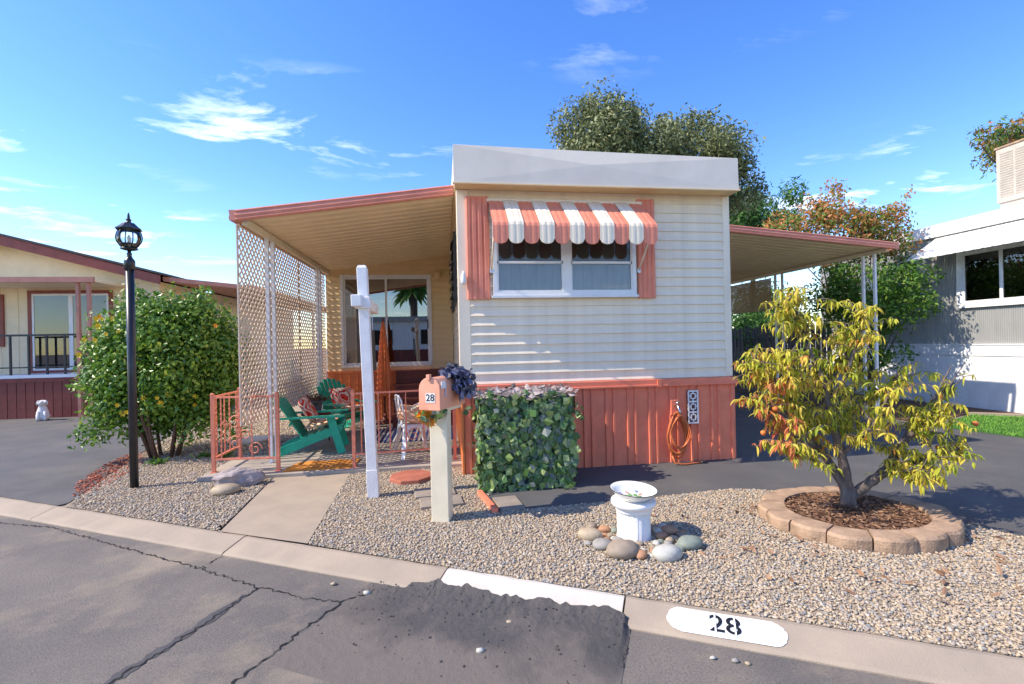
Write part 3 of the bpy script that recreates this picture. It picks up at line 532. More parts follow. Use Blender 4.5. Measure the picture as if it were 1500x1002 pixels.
# ------------------------------------------------------------------ patio cover (left) and carport cover (right)
def cover(name, label, xh, xo, y0, y1, zh, zo, zpan, posts, trim, loc):
    c = T(name, label, 'awning', loc); n = int((y1 - y0) / .2); sgn = 1 if xo > xh else -1
    for i in range(n):
        ya = y0 + .05 + (y1 - y0 - .1) * i / n; yb = y0 + .05 + (y1 - y0 - .1) * (i + 1) / n - .004
        m = MB(); prof = [(0, ya, .0), (0, ya + .012, .014), (0, ya + .04, .014), (0, ya + .055, 0), (0, yb - .015, 0), (0, yb - .003, .035), (0, yb, .035), (0, yb, .045), (0, ya, .045)]
        m.extr(prof, (xh, 0, zh), (xo, 0, zo)); m.build('roof_panel', 'pan_tan', c)
    # gutter trim: front edge and outer edge, rounded profile
    for yy, s in ((y0, -1), (y1, 1)):
        prof = [(0, 0, -.06), (0, s * .05, -.06), (0, s * .062, -.045), (0, s * .05, -.03), (0, s * .062, .0), (0, s * .05, .035), (0, s * .062, .05), (0, s * .05, .065), (0, 0, .065)]
        m = MB(); m.extr(prof, (xh, yy, zh + .01), (xo + sgn * .03, yy, zo + .01)); m.build('edge_trim', trim, c)
    prof = [(0, 0, -.06), (sgn * .09, 0, -.06), (sgn * .10, 0, -.03), (sgn * .09, 0, .0), (sgn * .10, 0, .065), (0, 0, .065)]
    m = MB(); m.extr(prof, (xo, y0 - .05, zo + .008), (xo, y1 + .05, zo + .008)); m.build('gutter', trim, c)
    m = MB(); m.box(min(xo, xo - sgn * .07), max(xo, xo - sgn * .07), y0 + .06, y1 - .06, zo - .075, zo - .004); m.build('beam', 'cream_post', c)
    for (px_, py_) in posts:
        m = MB(); m.box(px_ - .022, px_ + .022, py_ - .022, py_ + .022, .0, zo - .076); m.build('post', 'nb_white', c)
    return c
pc = cover('patio_cover', 'sloping metal patio cover with terracotta gutter and tan ribbed underside', HX0 - .04, -2.37, 6.0, 10.35, 3.53, 3.17, 0, [(-2.34, 6.78), (-2.34, 7.0), (-2.34, 9.3), (-2.34, 9.5)], 'pink_trim', (-1.1, 8, 0))
cc = cover('carport_cover', 'metal carport cover with salmon gutter held on paired white posts', HX1 + .03, 8.24, 7.6, 14.6, 3.60, 3.23, 0, [(8.2, 7.93), (8.2, 8.18), (8.2, 10.42), (8.2, 10.66), (8.2, 13.9)], 'pink_trim', (6, 11, 0))
for y0_ in (7.93, 10.42):
    for z0_ in (1.0, 1.7, 2.35):
        m = MB(); pts = [(8.2, y0_ + .125 + .09 * math.cos(a) * (1 - a / 9), z0_ + .2 + .16 * math.sin(a) * (1 - a / 9)) for a in np.linspace(0, 6.5, 22)]; m.tube(pts, .006, 5)
        m.tube([(8.2, y0_ + .01, z0_ + .05), (8.2, y0_ + .24, z0_ + .5)], .006, 5); m.build('scroll', 'nb_white', cc)
bl = T('roller_blind', 'tan slatted roller blind hanging under the outer carport edge', 'blind', (8.1, 12, 2.3)); 
for k in range(27): m = MB(); m.box(8.145, 8.16, 10.75, 13.8, 2.29 + k * .03, 2.316 + k * .03); m.build('slat', 'blind', bl)

# lattice screen: two layers of diagonal slats clipped to a rectangle
LT = T('lattice_screen', 'tall pinkish white diagonal lattice screen hanging along the open porch side', 'lattice', (-2.41, 8.1, .66))
LX, LY0, LY1, LZ0, LZ1 = -2.41, 6.06, 10.19, .66, 3.09; sp = .112
def clip_diag(c, s):     # line z = LZ0 + s*(y - c)
    pts = []
    for y in (LY0, LY1):
        z = LZ0 + s * (y - c)
        if LZ0 <= z <= LZ1: pts.append((y, z))
    for z in (LZ0, LZ1):
        y = c + (z - LZ0) / s
        if LY0 < y < LY1: pts.append((y, z))
    return sorted(set(pts))
for s, xo in ((1, -.0035), (-1, .0045)):
    c = LY0 - (LZ1 - LZ0) + .05 if s == 1 else LY0 + .05; end = LY1 if s == 1 else LY1 + (LZ1 - LZ0)
    while c < end:
        p = clip_diag(c, s)
        if len(p) >= 2 and (p[-1][0] - p[0][0]) > .03: m = MB(); m.bar((LX + xo, *p[0]), (LX + xo, *p[-1]), .028, .006, (1, 0, 0)); m.build('slat', 'lattice', LT)
        c += sp
for y in (LY0 + .0, 7.25, 8.45):
    m = MB(); m.box(LX - .018, LX - .008, y - .022, y + .022, LZ0 if y > 6.2 else LZ0 + .02, LZ1); m.build('batten', 'lattice', LT)
m = MB(); m.box(LX - .019, LX + .010, LY0, LY1, LZ1 - .004, LZ1 + .02); m.build('top_batten', 'lattice', LT)

# ------------------------------------------------------------------ porch furniture
st_ = T('entry_steps', 'dark red wooden steps leading up to the sliding glass door', 'steps', (-.45, 9.7, .055))
for k in range(4):
    z = .055 + .26 * (k + 1); y0 = 9.0 + .28 * k
    m = MB(); m.box(-1.0, .17, y0, y0 + .31, z - .04, z); m.build('tread', 'brown_red', st_)
    m = MB(); m.box(-.98, .15, y0 + .03, y0 + .05, z - .26, z - .041); m.build('riser', 'brown_red', st_)
um = T('folded_umbrella', 'slim orange folded patio umbrella standing by the sliding door', 'umbrella', (-1.2, 9.75, .055))
m = MB(); nf = 20; m.lathe([(.02, 2.1), (.045, 1.95), (.085, 1.5), (.12, 1.05), (.145, .62), (.10, .60)], (-1.2, 9.75, 0), nf, False, lambda k, z: .72 if k % 2 else 1.1); m.build('canopy', 'orange_panel', um)
m = MB(); m.tube([(-1.2, 9.75, .06), (-1.2, 9.75, 2.16)], .018, 8); m.build('pole', 'brown_red', um)
m = MB(); m.lathe([(.2, .056), (.2, .09), (.05, .13), (.03, .25)], (-1.2, 9.75, 0), 16); m.build('base', 'brown_red', um)

def adirondack(label, loc, rz):
    c = T('adirondack_chair', label, 'chair', loc, rz, 'green porch chairs', local=True); G_ = 'green_paint'   # faces +x, back towards -x
    for s in (-1, 1):
        m = MB(); y = s * .265                    # long sloping side rail that is also the rear leg
        pr = [(-.52, 0), (-.44, .0), (.38, .30), (.42, .36), (.36, .41), (-.45, .125), (-.53, .06)]
        m.add([(x, y - .014, z) for x, z in pr] + [(x, y + .014, z) for x, z in pr], [tuple(range(7)), tuple(range(7, 14))[::-1]] + [(i, 7 + i, 7 + (i + 1) % 7, (i + 1) % 7) for i in range(7)]); m.build('side_rail', G_, c)
        m = MB(); m.bar((.40, s * .295, 0), (.25, s * .295, .53), .03, .11, (1, 0, 0)); m.build('leg', G_, c)
        m = MB(); pr = [(-.42, -.03), (-.30, -.05), (.30, -.075), (.44, -.05), (.45, .05), (.40, .075), (-.30, .04), (-.42, .03)]
        m.add([(x, s * (.315 + yy), .535 + .0 * x) for x, yy in pr] + [(x, s * (.315 + yy), .558) for x, yy in pr], [tuple(range(8)), tuple(range(8, 16))[::-1]] + [(i, 8 + i, 8 + (i + 1) % 8, (i + 1) % 8) for i in range(8)]); m.build('arm', G_, c)
    for k in range(6):
        t = k / 5; x = -.12 + .50 * t; z = .255 + .145 * t; m = MB(); m.obox((x, 0, z), (.042, 0, .0125), (0, .28, 0), (-.003, 0, .01)); m.build('seat_slat', G_, c)
    for k in range(7):
        a = (k - 3) * .022; y0 = (k - 3) * .068; L = .86 - .030 * abs(k - 3) ** 1.9 * .62; m = MB()
        b0 = Vector((-.13, y0, .22)); d = Vector((-.50, math.sin(a) * 1.0, .85)).normalized(); m.bar(b0, b0 + d * L, .066, .018, (.85, 0, .5)); m.build('back_slat', G_, c)
    for t in (.33, .68): m = MB(); p = Vector((-.145, 0, .20)) + Vector((-.50, 0, .85)).normalized() * (.85 * t + .02); m.obox(p, (.012, 0, -.004), (0, .27 if t < .5 else .25, 0), (.012, 0, .03)); m.build('back_brace', G_, c)
    return c
c1 = adirondack('green wooden reclining garden chair set side-on next to the doormat', (-1.93, 7.42, .055), R(6))
c2 = adirondack('green wooden garden chair with rounded back facing the steps behind the other one', (-1.78, 8.85, .055), R(-48))
def pillow(name, label, cat, loc, rot, sx, sy, sz, mt, group=None):
    m = MB(); n = 9; vs = []
    for sgn in (1, -1):
        for i in range(n):
            for j in range(n):
                u, v = -1 + 2 * i / (n - 1), -1 + 2 * j / (n - 1); e = max(0, (1 - u ** 4)) ** .5 * max(0, (1 - v ** 4)) ** .5; pin = 1 - .08 * (u * u * v * v < .3) * (abs(u) + abs(v) - .9 if abs(u) + abs(v) > .9 else 0)
                vs.append((u * sx * pin, v * sy * pin, sgn * sz * e))
    fs = [(i * n + j, (i + 1) * n + j, (i + 1) * n + j + 1, i * n + j + 1) for i in range(n - 1) for j in range(n - 1)]; fs += [tuple(x + n * n for x in f_[::-1]) for f_ in fs]
    b = [j for j in range(n)] + [i * n + n - 1 for i in range(1, n)] + [(n - 1) * n + j for j in range(n - 2, -1, -1)] + [i * n for i in range(n - 2, 0, -1)]
    fs += [(b[k], n * n + b[k], n * n + b[(k + 1) % len(b)], b[(k + 1) % len(b)]) for k in range(len(b))]; m.add(vs, fs, True)
    o = m.build(name, mt); o.location = loc; o.rotation_euler = rot; tag(o, label, cat, group); return o
def pattern(name, cols, sc, wave=False):
    m = mat(name, cols[0], .9, 0, 1); t = m.node_tree; b = t.nodes['Principled BSDF']; co = N(t, 'ShaderNodeTexCoord'); vo_ = N(t, 'ShaderNodeTexVoronoi'); vo_.inputs['Scale'].default_value = sc; t.links.new(co.outputs['Object'], vo_.inputs[0])
    k = len(cols); cr = ramp(t, [(i / k, c) for i, c in enumerate(cols)], 'CONSTANT'); wv = N(t, 'ShaderNodeTexWave', wave_type='RINGS', rings_direction='SPHERICAL'); wv.inputs['Scale'].default_value = sc * .35; wv.inputs['Distortion'].default_value = 4; t.links.new(co.outputs['Object'], wv.inputs[0])
    ad = N(t, 'ShaderNodeMath', operation='MULTIPLY_ADD'); ad.inputs[1].default_value = .55; t.links.new(vo_.outputs['Distance'], ad.inputs[0]); hm = N(t, 'ShaderNodeMath', operation='MULTIPLY'); hm.inputs[1].default_value = .55; t.links.new(wv.outputs['Fac'], hm.inputs[0]); t.links.new(hm.outputs[0], ad.inputs[2]); t.links.new(ad.outputs[0], cr.inputs[0]); t.links.new(cr.outputs[0], b.inputs['Base Color'])
pattern('floral_red', [(.55, .02, .015), (.70, .06, .03), (.78, .66, .55), (.60, .03, .02), (.70, .55, .45), (.65, .05, .03)], 7)
pattern('seat_pattern', [(.70, .30, .14), (.74, .58, .42), (.72, .38, .20), (.66, .62, .60), (.70, .34, .18)], 7)
def on_chair(c, lx, lz, ry, ly=0):
    o = c.o; p = o.matrix_basis @ Vector((lx, ly, lz)); rz = o.rotation_euler.z; return p, (Matrix.Rotation(rz, 4, 'Z') @ Matrix.Rotation(ry, 4, 'Y')).to_euler()
for c, w1, w2 in ((c1, 'on the side-on green chair', 0), (c2, 'on the green chair with rounded back', 1)):
    p, r_ = on_chair(c, .12, .385, R(-14)); pillow('seat_cushion', 'orange and white patterned seat cushion ' + w1, 'cushion', p, r_, .24, .25, .05, 'seat_pattern')
    p, r_ = on_chair(c, -.15, .60, R(60)); pillow('throw_pillow', 'red floral throw pillow ' + w1, 'pillow', p, r_, .20, .22, .065, 'floral_red')
# small dark table with a grey pot between the chairs
tb = T('side_table', 'small dark red side table between the two green chairs', 'table', (-2.1, 8.12, .055)); m = MB(); m.lathe([(.22, .50), (.23, .51), (.23, .53), (.22, .54)], (-2.1, 8.12, 0), 20); m.build('top', 'brown_red', tb)
for k in range(3): a = k * 2.094 + .4; m = MB(); m.tube([(-2.1 + .2 * math.cos(a), 8.12 + .2 * math.sin(a), .056), (-2.1 + .12 * math.cos(a), 8.12 + .12 * math.sin(a), .5)], .012, 6); m.build('leg', 'black_metal', tb)
pt = T('flower_pot', 'grey pot with dark dried plant on the small red table', 'pot', (-2.1, 8.12, .54)); m = MB(); m.lathe([(.075, .541), (.085, .56), (.105, .70), (.115, .71), (.115, .73), (.09, .73), (.08, .69)], (-2.1, 8.12, 0), 18); m.build('pot', 'pot_grey', pt)
nn = 160; pos = np.array([-2.1, 8.12, .74]) + rng.normal(size=(nn, 3)) * [.09, .09, .035]; V, F, rv = leaves(pos, rng.normal(size=(nn, 3)) + [0, 0, .6], rng.normal(size=(nn, 3)), np.full(nn, .07), np.full(nn, .03)); arr_mesh('plant', V, F, 'mulch_chip', {'rnd': rv * .6}, pt)
# white metal chair with cushions
mc = T('metal_chair', 'white metal stacking chair behind the porch railing', 'chair', (-.44, 6.85, .055), R(20), local=True)
m = MB(); sq = [(.17, -.17), (.19, 0), (.17, .17), (0, .19), (-.17, .17), (-.19, 0), (-.17, -.17), (0, -.19)]; m.prism(sq, .43, .45); m.build('seat', 'white_metal', mc, bevel=.008)
for sx in (-1, 1):
    for sy in (-1, 1):
        m = MB(); m.add([(sx * .11, sy * .19, .435), (sx * .19, sy * .11, .435), (sx * .13, sy * .13, .435), (sx * .22, sy * .258, 0), (sx * .258, sy * .22, 0), (sx * .225, sy * .225, 0)], [(0, 1, 4, 3), (1, 2, 5, 4), (2, 0, 3, 5), (0, 2, 1), (3, 4, 5)]); m.build('leg', 'white_metal', mc)
for a in range(4):
    m = MB(); pts = [(math.cos(t), math.sin(t)) for t in np.linspace(0, math.pi, 9)]; vs = []
    for (cx_, sz_) in pts: vs += [(.19 * cx_, -.185 - .03 * (1 - sz_), .26 + .15 * sz_), (.19 * cx_, -.185 - .0 * sz_, .432)]
    M_ = Matrix.Rotation(a * math.pi / 2, 3, 'Z'); m.add([M_ @ Vector(v) for v in vs], [(2 * i, 2 * i + 1, 2 * i + 3, 2 * i + 2) for i in range(8)]); m.build('apron', 'white_metal', mc)
m = MB(); m.tube([(-.17, -.17, .44), (-.22, -.16, .78), (-.235, -.08, .85), (-.235, .08, .85), (-.22, .16, .78), (-.17, .17, .44)], .013, 6); m.bar((-.175, 0, .44), (-.235, 0, .85), .10, .004, (1, 0, 0)); m.build('backrest', 'white_metal', mc)
pillow('throw_pillow', 'cream and tan pillow lying on the white metal chair', 'pillow', (-.50, 6.83, .57), (R(20), R(16), R(10)), .20, .20, .07, 'cushion_cream'); pillow('throw_pillow', 'orange and cream pillow leaning on the white metal chair near the mailbox', 'pillow', (-.36, 6.90, .63), (R(-30), R(-18), R(40)), .18, .20, .065, 'seat_pattern')
# rug with stripes
m_ = mat('rug', (.05, .05, .2), .95, 0, 1); t = m_.node_tree; co = N(t, 'ShaderNodeTexCoord'); sp_ = N(t, 'ShaderNodeSeparateXYZ'); t.links.new(co.outputs['Object'], sp_.inputs[0]); mm = N(t, 'ShaderNodeMath', operation='MULTIPLY'); mm.inputs[1].default_value = 3.1; t.links.new(sp_.outputs['X'], mm.inputs[0]); fr = N(t, 'ShaderNodeMath', operation='FRACT'); t.links.new(mm.outputs[0], fr.inputs[0])
cr = ramp(t, [(0, (.02, .035, .16)), (.2, (.70, .67, .60)), (.3, (.03, .05, .20)), (.42, (.45, .40, .33)), (.55, (.02, .03, .13)), (.7, (.72, .70, .65)), (.78, (.05, .08, .26)), (.9, (.40, .36, .30))], 'CONSTANT'); t.links.new(fr.outputs[0], cr.inputs[0]); t.links.new(cr.outputs[0], t.nodes['Principled BSDF'].inputs['Base Color'])
m = MB(); n = 14; rr = random.Random(2); vs = [(-1.3 + 1.42 * i / n, 7.75 + 1.25 * j / 6, .066 + rr.uniform(0, .006)) for i in range(n + 1) for j in range(7)]; m.add(vs + [(x, y, .058) for x, y, z in vs], [(i * 7 + j, (i + 1) * 7 + j, (i + 1) * 7 + j + 1, i * 7 + j + 1) for i in range(n) for j in range(6)] + [(i * 7, 105 + i * 7, 105 + (i + 1) * 7, (i + 1) * 7) for i in range(n)]); tag(m.build('rug', 'rug'), 'navy and cream striped outdoor rug on the porch floor', 'rug')
m = MB(); vs = [(-2.03 + .82 * i / 10 + .06 * j / 4, 6.23 + .5 * j / 4, .062 + .008 * math.sin(i * 1.7 + j)) for i in range(11) for j in range(5)]; m.add(vs + [(x, y, .057) for x, y, z in vs], [(i * 5 + j, (i + 1) * 5 + j, (i + 1) * 5 + j + 1, i * 5 + j + 1) for i in range(10) for j in range(4)] + [(i * 5, 55 + i * 5, 55 + (i + 1) * 5, (i + 1) * 5) for i in range(10)]); tag(m.build('doormat', 'orange_mat'), 'orange doormat lying in the gap of the railing', 'doormat')
m = MB(); m.lathe([(.30, .0), (.31, .03), (.31, .05), (.29, .06)], (-3.3, 8.6, .01), 24); tag(m.build('round_stone', 'concrete_new'), 'round pale stepping stone on gravel behind the lattice', 'stepping stone')

# salmon wrought iron railings
def railing(label, a, b, posts, scroll, loc, zt=1.0, nb=6):
    r_ = T('porch_railing', label, 'railing', loc); a, b = Vector(a), Vector(b); L = (b - a).length
    for p in posts:
        m = MB(); m.box(p[0] - .02, p[0] + .02, p[1] - .02, p[1] + .02, .0, zt + .03); m.lathe([(.024, 0), (.026, .012), (.012, .025)], (p[0], p[1], zt + .03), 8); m.box(p[0] - .035, p[0] + .035, p[1] - .035, p[1] + .035, -.0, .062); m.build('post', 'rail_paint', r_)
    for z in (.22, zt): m = MB(); m.bar((a.x, a.y, z), (b.x, b.y, z), .03, .022); m.build('rail', 'rail_paint', r_)
    d = (b - a).normalized()
    for k in range(nb):
        t = (k + .5 + .15 * math.sin(k * 2)) / nb; p = a.lerp(b, t); m = MB(); n = 26; vs = []
        for i in range(n + 1):
            z = .22 + (zt - .22) * i / n; tw = min(1, max(0, (i - 4) / (n - 8))) * 4 * math.pi; w = .0075 if 3 < i < n - 3 else .0065
            for q in range(4): an = tw + q * math.pi / 2 + .785; vs.append((p.x + w * 1.4 * math.cos(an), p.y + w * 1.4 * math.sin(an), z))
        m.add(vs, [(i * 4 + q, i * 4 + (q + 1) % 4, (i + 1) * 4 + (q + 1) % 4, (i + 1) * 4 + q) for i in range(n) for q in range(4)]); m.build('baluster', 'rail_paint', r_)
    for (tt, zz, rad, sg) in scroll:
        p = a + d * tt; m = MB(); pts = []
        for an in np.linspace(0, 8.2, 36): rr_ = rad * (1 - an / 11); pts.append((p.x + d.x * sg * rr_ * math.cos(an), p.y + d.y * sg * rr_ * math.cos(an), zz + rr_ * math.sin(an)))
        m.tube(pts, .007, 5); m.build('scroll', 'rail_paint', r_)
    return r_
railing('short salmon wrought iron railing with scrolls beside the lattice', (-2.90, 6.42), (-2.10, 6.32), [(-2.90, 6.42), (-2.10, 6.32)], [(.28, .68, .10, 1), (.28, .42, .10, -1), (.52, .34, .09, 1), (.40, .52, .07, -1)], (-2.5, 6.36, .0), nb=4)
railing('salmon wrought iron side railing running back from the lattice corner', (-2.92, 6.46), (-2.92, 7.25), [(-2.92, 7.25)], [(.3, .55, .11, 1)], (-2.92, 6.9, 0), nb=4)
railing('long salmon wrought iron railing in front of the white metal chair', (-1.17, 6.28), (.16, 6.42), [(-1.17, 6.28), (.12, 6.42)], [(.75, .42, .10, 1), (1.0, .60, .09, -1)], (-.5, 6.35, 0), nb=7)

# ------------------------------------------------------------------ sign post, mailbox
sg = T('sign_post', 'tall white wooden sign post with short arm bracket beside the walkway', 'sign post', (-.77, 5.17, 0), rot=(0, R(-1.6), 0), local=True)
m = MB(); m.box(-.058, .058, -.058, .058, 0, .30); m.build('post_base', 'white_paint', sg, bevel=.004); m = MB(); m.box(-.052, .052, -.052, .052, .301, 2.43); m.build('post', 'white_paint', sg, bevel=.006)
m = MB(); m.add([(-.052, -.052, 2.43), (.052, -.052, 2.43), (.052, .052, 2.43), (-.052, .052, 2.43), (-.035, -.035, 2.46), (.035, -.035, 2.46), (.035, .035, 2.46), (-.035, .035, 2.46)], [(4, 5, 6, 7), (0, 1, 5, 4), (1, 2, 6, 5), (2, 3, 7, 6), (3, 0, 4, 7)]); m.build('cap', 'white_paint', sg)
m = MB(); m.box(-.105, -.002, -.16, 1.15, 2.02, 2.14); m.box(-.07, .075, -.085, .085, 2.0, 2.12); m.build('arm', 'white_paint', sg, bevel=.008)
m = MB(); 
for yy in (.45, .95): m.tube([(-.06, yy, 2.02), (-.06, yy, 1.80)], .005, 5)
m.build('hanger', 'galv', sg); m = MB(); m.box(-.072, -.048, .38, 1.02, 1.30, 1.80); m.build('hanging_board', 'dark_frame', sg)
MBX = T('mailbox', 'salmon metal mailbox numbered 28 on a cream square post', 'mailbox', (-.05, 4.36, 0))
m = MB(); ca, sa = math.cos(R(-14)) * .08, math.sin(R(-14)) * .08; m.obox((-.045, 4.36, .51), (ca, sa, 0), (-sa, ca, 0), (0, 0, .51)); m.build('post', 'cream_post', MBX, bevel=.006)
def arch(x0, x1, z0, z1, n=10):
    r_ = (x1 - x0) / 2; cx_ = (x0 + x1) / 2; return [(x0, z0), (x1, z0)] + [(cx_ + r_ * math.cos(a), z1 - r_ + r_ * math.sin(a)) for a in np.linspace(0, math.pi, n)]
MA = R(-28)                                    # the box is turned so its door looks left of the camera
def mbx(name, pr, y0, y1, mt, par, bev=0):
    m = MB(); k = len(pr); rot = Matrix.Rotation(MA, 3, 'Z'); c0 = Vector((-.03, 4.36, 0)); f_ = lambda x, y, z: c0 + rot @ Vector((x, y, z))
    m.add([f_(x, y0, z) for x, z in pr] + [f_(x, y1, z) for x, z in pr], [tuple(range(k)), tuple(range(k, 2 * k))[::-1]] + [(i, k + i, k + (i + 1) % k, (i + 1) % k) for i in range(k)]); return m.build(name, mt, par, bevel=bev)
body = mbx('box', arch(-.10, .10, 1.035, 1.315), -.20, .28, 'mailbox_paint', MBX)
door = mbx('door', arch(-.104, .104, 1.03, 1.32), -.222, -.201, 'mailbox_paint', MBX, .004)
mbx('support_board', [(-.07, 1.0), (.07, 1.0), (.07, 1.034), (-.07, 1.034)], -.19, .26, 'cream_post', MBX)
mbx('latch', [(-.015, 1.30), (.015, 1.30), (.015, 1.345), (-.015, 1.345)], -.245, -.205, 'mailbox_paint', (MBX, door))
mbx('number_plate', [(-.035, 1.10), (.055, 1.10), (.055, 1.18), (-.035, 1.18)], -.2255, -.2225, 'white_metal', (MBX, door))
mbx('flag_arm', [(.102, 1.14), (.112, 1.14), (.112, 1.27), (.102, 1.27)], -.13, -.115, 'galv', (MBX, body)); mbx('flag', [(.104, 1.22), (.112, 1.22), (.112, 1.28), (.104, 1.28)], -.20, -.131, 'white_metal', (MBX, body))
dm = text_mesh('28', .085); dm.materials.append(MATS['digit_black']); pnum = Vector((-.03, 4.36, 0)) + Matrix.Rotation(MA, 3, 'Z') @ Vector((.010, -.2275, 1.14)); piece('digits', dm, pnum, (MBX, door), rot=(R(90), 0, MA))
def leaf_thing(par, name, pos, size, mt, spread=1.0, asp=.8, outward=None, fold=.25, down=.3, top=None):
    n = len(pos); nrm = unit((outward if outward is not None else rng.normal(size=(n, 3))) + rng.normal(size=(n, 3)) * .45 * spread); ax = unit(np.cross(nrm, rng.normal(size=(n, 3))) + np.array([0, 0, -down])); sd_ = np.cross(ax, nrm); ln = size * rng.uniform(.7, 1.25, n)
    V, F, rv = leaves(pos, ax, sd_, ln, ln * asp, 1, fold=fold); return arr_mesh(name, V, F, mt, {'rnd': rv}, par)
gv = T('ivy_garland', 'blue-grey artificial ivy garland draped over the salmon mailbox', 'garland', (.08, 4.46, 1.3))
nn = 420; u = rng.random(nn); a = rng.uniform(-.35, math.pi + .1, nn); rotm = np.array(Matrix.Rotation(MA, 3, 'Z')); nrm = np.stack([np.cos(a), np.zeros(nn), np.sin(a)], 1); rad = .13 + rng.random(nn) * .06
loc = np.stack([np.cos(a) * rad + .02, .02 + u * .30, 1.20 + np.sin(a) * (rad + .01)], 1); k = (np.cos(a) > -.25) | (u > .45); loc, nrm = loc[k], nrm[k]
leaf_thing(gv, 'leaves', loc @ rotm.T + np.array([-.03, 4.36, 0]), .075, 'leaf_blue', .9, .85, nrm @ rotm.T)
m = MB(); m.tube([np.array([-.03, 4.36, 0]) + rotm @ np.array([.14 * math.cos(x), .05 + .24 * i / 12, 1.2 + .145 * math.sin(x)]) for i, x in enumerate(np.linspace(-.4, 3.1, 13))], .006, 5); m.build('vine', 'stem', gv)
fl = T('flower_spray', 'orange artificial flowers tucked under the mailbox door', 'flowers', (-.14, 4.2, 1.0)); 
for k, (dx, dz) in enumerate([(-.10, -.04), (-.05, -.075), (-.075, .0), (-.13, -.01)]):
    V, F, rv = leaves(np.repeat(np.array([[-.08 + dx, 4.20, 1.0 + dz]]), 9, 0), np.stack([np.cos(np.arange(9) * .7), -.5 * np.ones(9), np.sin(np.arange(9) * .7)], 1), rng.normal(size=(9, 3)), np.full(9, .06), np.full(9, .035)); arr_mesh('blossom', V, F, 'petal_orange', {'rnd': rv}, fl)
pos = np.array([-.1, 4.22, 1.0]) + rng.normal(size=(60, 3)) * [.07, .04, .02]; leaf_thing(fl, 'leaves', pos, .06, 'leaf_ivy')
# loose yard pieces
def octagon(cx_, cy_, r_, rot=.39): return [(cx_ + r_ * math.cos(rot + k * math.pi / 4), cy_ + r_ * math.sin(rot + k * math.pi / 4)) for k in range(8)]
m = MB(); m.prism(octagon(-.42, 5.75, .26), .0, .055); tag(m.build('stepping_stone', 'red_paver', bevel=.008), 'red octagonal stepping stone in the gravel by the porch', 'stepping stone')
for k, (x, y, lab) in enumerate([(-.13, 5.12, 'grey square paver behind the mailbox post, closer to the red octagon'), (-.06, 4.80, 'grey square paver right beside the foot of the mailbox post')]):
    m = MB(); m.obox((x, y, .015), (.21, .02, 0), (-.015, .145, 0), (0, 0, .022)); tag(m.build('paver', 'paver', bevel=.006), lab, 'paver')
m = MB(); m.bar((.34, 5.0, .025), (.45, 4.40, .025), .045, .06); tag(m.build('edging_board', 'terracotta'), 'short terracotta painted edging board beside the ivy covered cabinet', 'edging')
m = MB(); m.obox((.60, 4.64, .012), (.12, .01, 0), (-.02, .18, 0), (0, 0, .015)); tag(m.build('paver', 'paver', bevel=.005), 'grey paver at the foot of the ivy covered cabinet', 'paver')
def rock(name, label, cat, c, s, mt, seed, rz=0, group=None, rough=.12):
    rr = np.random.default_rng(seed); n1_, n2_ = 14, 9; v = []
    ph = rr.random(6) * 6.28
    for i in range(n2_ + 1):
        t = math.pi * i / n2_
        for k in range(n1_):
            a = 2 * math.pi * k / n1_; d_ = 1 + (rr.uniform(-.10, .10) if rough > .2 else 0) + rough * (math.sin(2 * a + ph[0]) * math.sin(t + ph[1]) + .6 * math.sin(3 * a + ph[2] + 2 * t) + .5 * math.sin(4 * t + ph[3] + a))
            x, y, z = s[0] * math.sin(t) * math.cos(a) * d_, s[1] * math.sin(t) * math.sin(a) * d_, s[2] * math.cos(t) * (1 + .5 * rough * math.sin(a * 2 + ph[4]))
            v.append((x * math.cos(rz) - y * math.sin(rz) + c[0], x * math.sin(rz) + y * math.cos(rz) + c[1], z + c[2]))
    f = [(i * n1_ + k, i * n1_ + (k + 1) % n1_, (i + 1) * n1_ + (k + 1) % n1_, (i + 1) * n1_ + k) for i in range(n2_) for k in range(n1_)]
    f = [f_[::-1] for f_ in f]; m = MB(); m.add(v, f, rough < .2); o = m.build(name, mt); tag(o, label, cat, group); return o
rock('boulder', 'rough grey and mauve rock beside the walkway', 'rock', (-2.42, 5.93, .09), (.24, .15, .12), 'rock_grey', 4, .3, rough=.22)
rock('boulder', 'smooth tan oval stone in front of the rough grey rock', 'rock', (-2.42, 5.62, .05), (.15, .10, .065), 'stone_tan', 5, .2, rough=.05)

# ivy covered utility cabinet
iv = T('ivy_cabinet', 'waist-high cabinet covered in green artificial ivy leaves with greyish leaves on top', 'cabinet', (.88, 5.42, 0))
m = MB(); m.box(.44, 1.36, 5.12, 5.76, 0, 1.0); m.build('cabinet', 'pot_grey', iv)
nn = 2300; q = rng.random(nn); pos = np.zeros((nn, 3)); nrm = np.zeros((nn, 3)); fz = rng.random(nn); fx = rng.random(nn)
front = q < .62; left = (q >= .62) & (q < .82); right = q >= .82
pos[front] = np.stack([.40 + fx * 1.0, 5.10 - rng.random(nn) * .07, .02 + fz * 1.0], 1)[front]; nrm[front] = (0, -1, .25)
pos[left] = np.stack([.43 - rng.random(nn) * .07, 5.08 + fx * .68, .02 + fz * 1.0], 1)[left]; nrm[left] = (-1, 0, .25)
pos[right] = np.stack([1.37 + rng.random(nn) * .06, 5.08 + fx * .68, .02 + fz * 1.0], 1)[right]; nrm[right] = (1, 0, .25)
leaf_thing(iv, 'ivy_leaves', pos, .062, 'leaf_ivy', .8, .95, nrm, down=.7); big_ = rng.random(len(pos)) < .42
pos2 = pos[big_] + nrm[big_] * .02; leaf_thing(iv, 'large_ivy_leaves', pos2, .098, 'leaf_ivy', .6, .95, nrm[big_], down=.9)
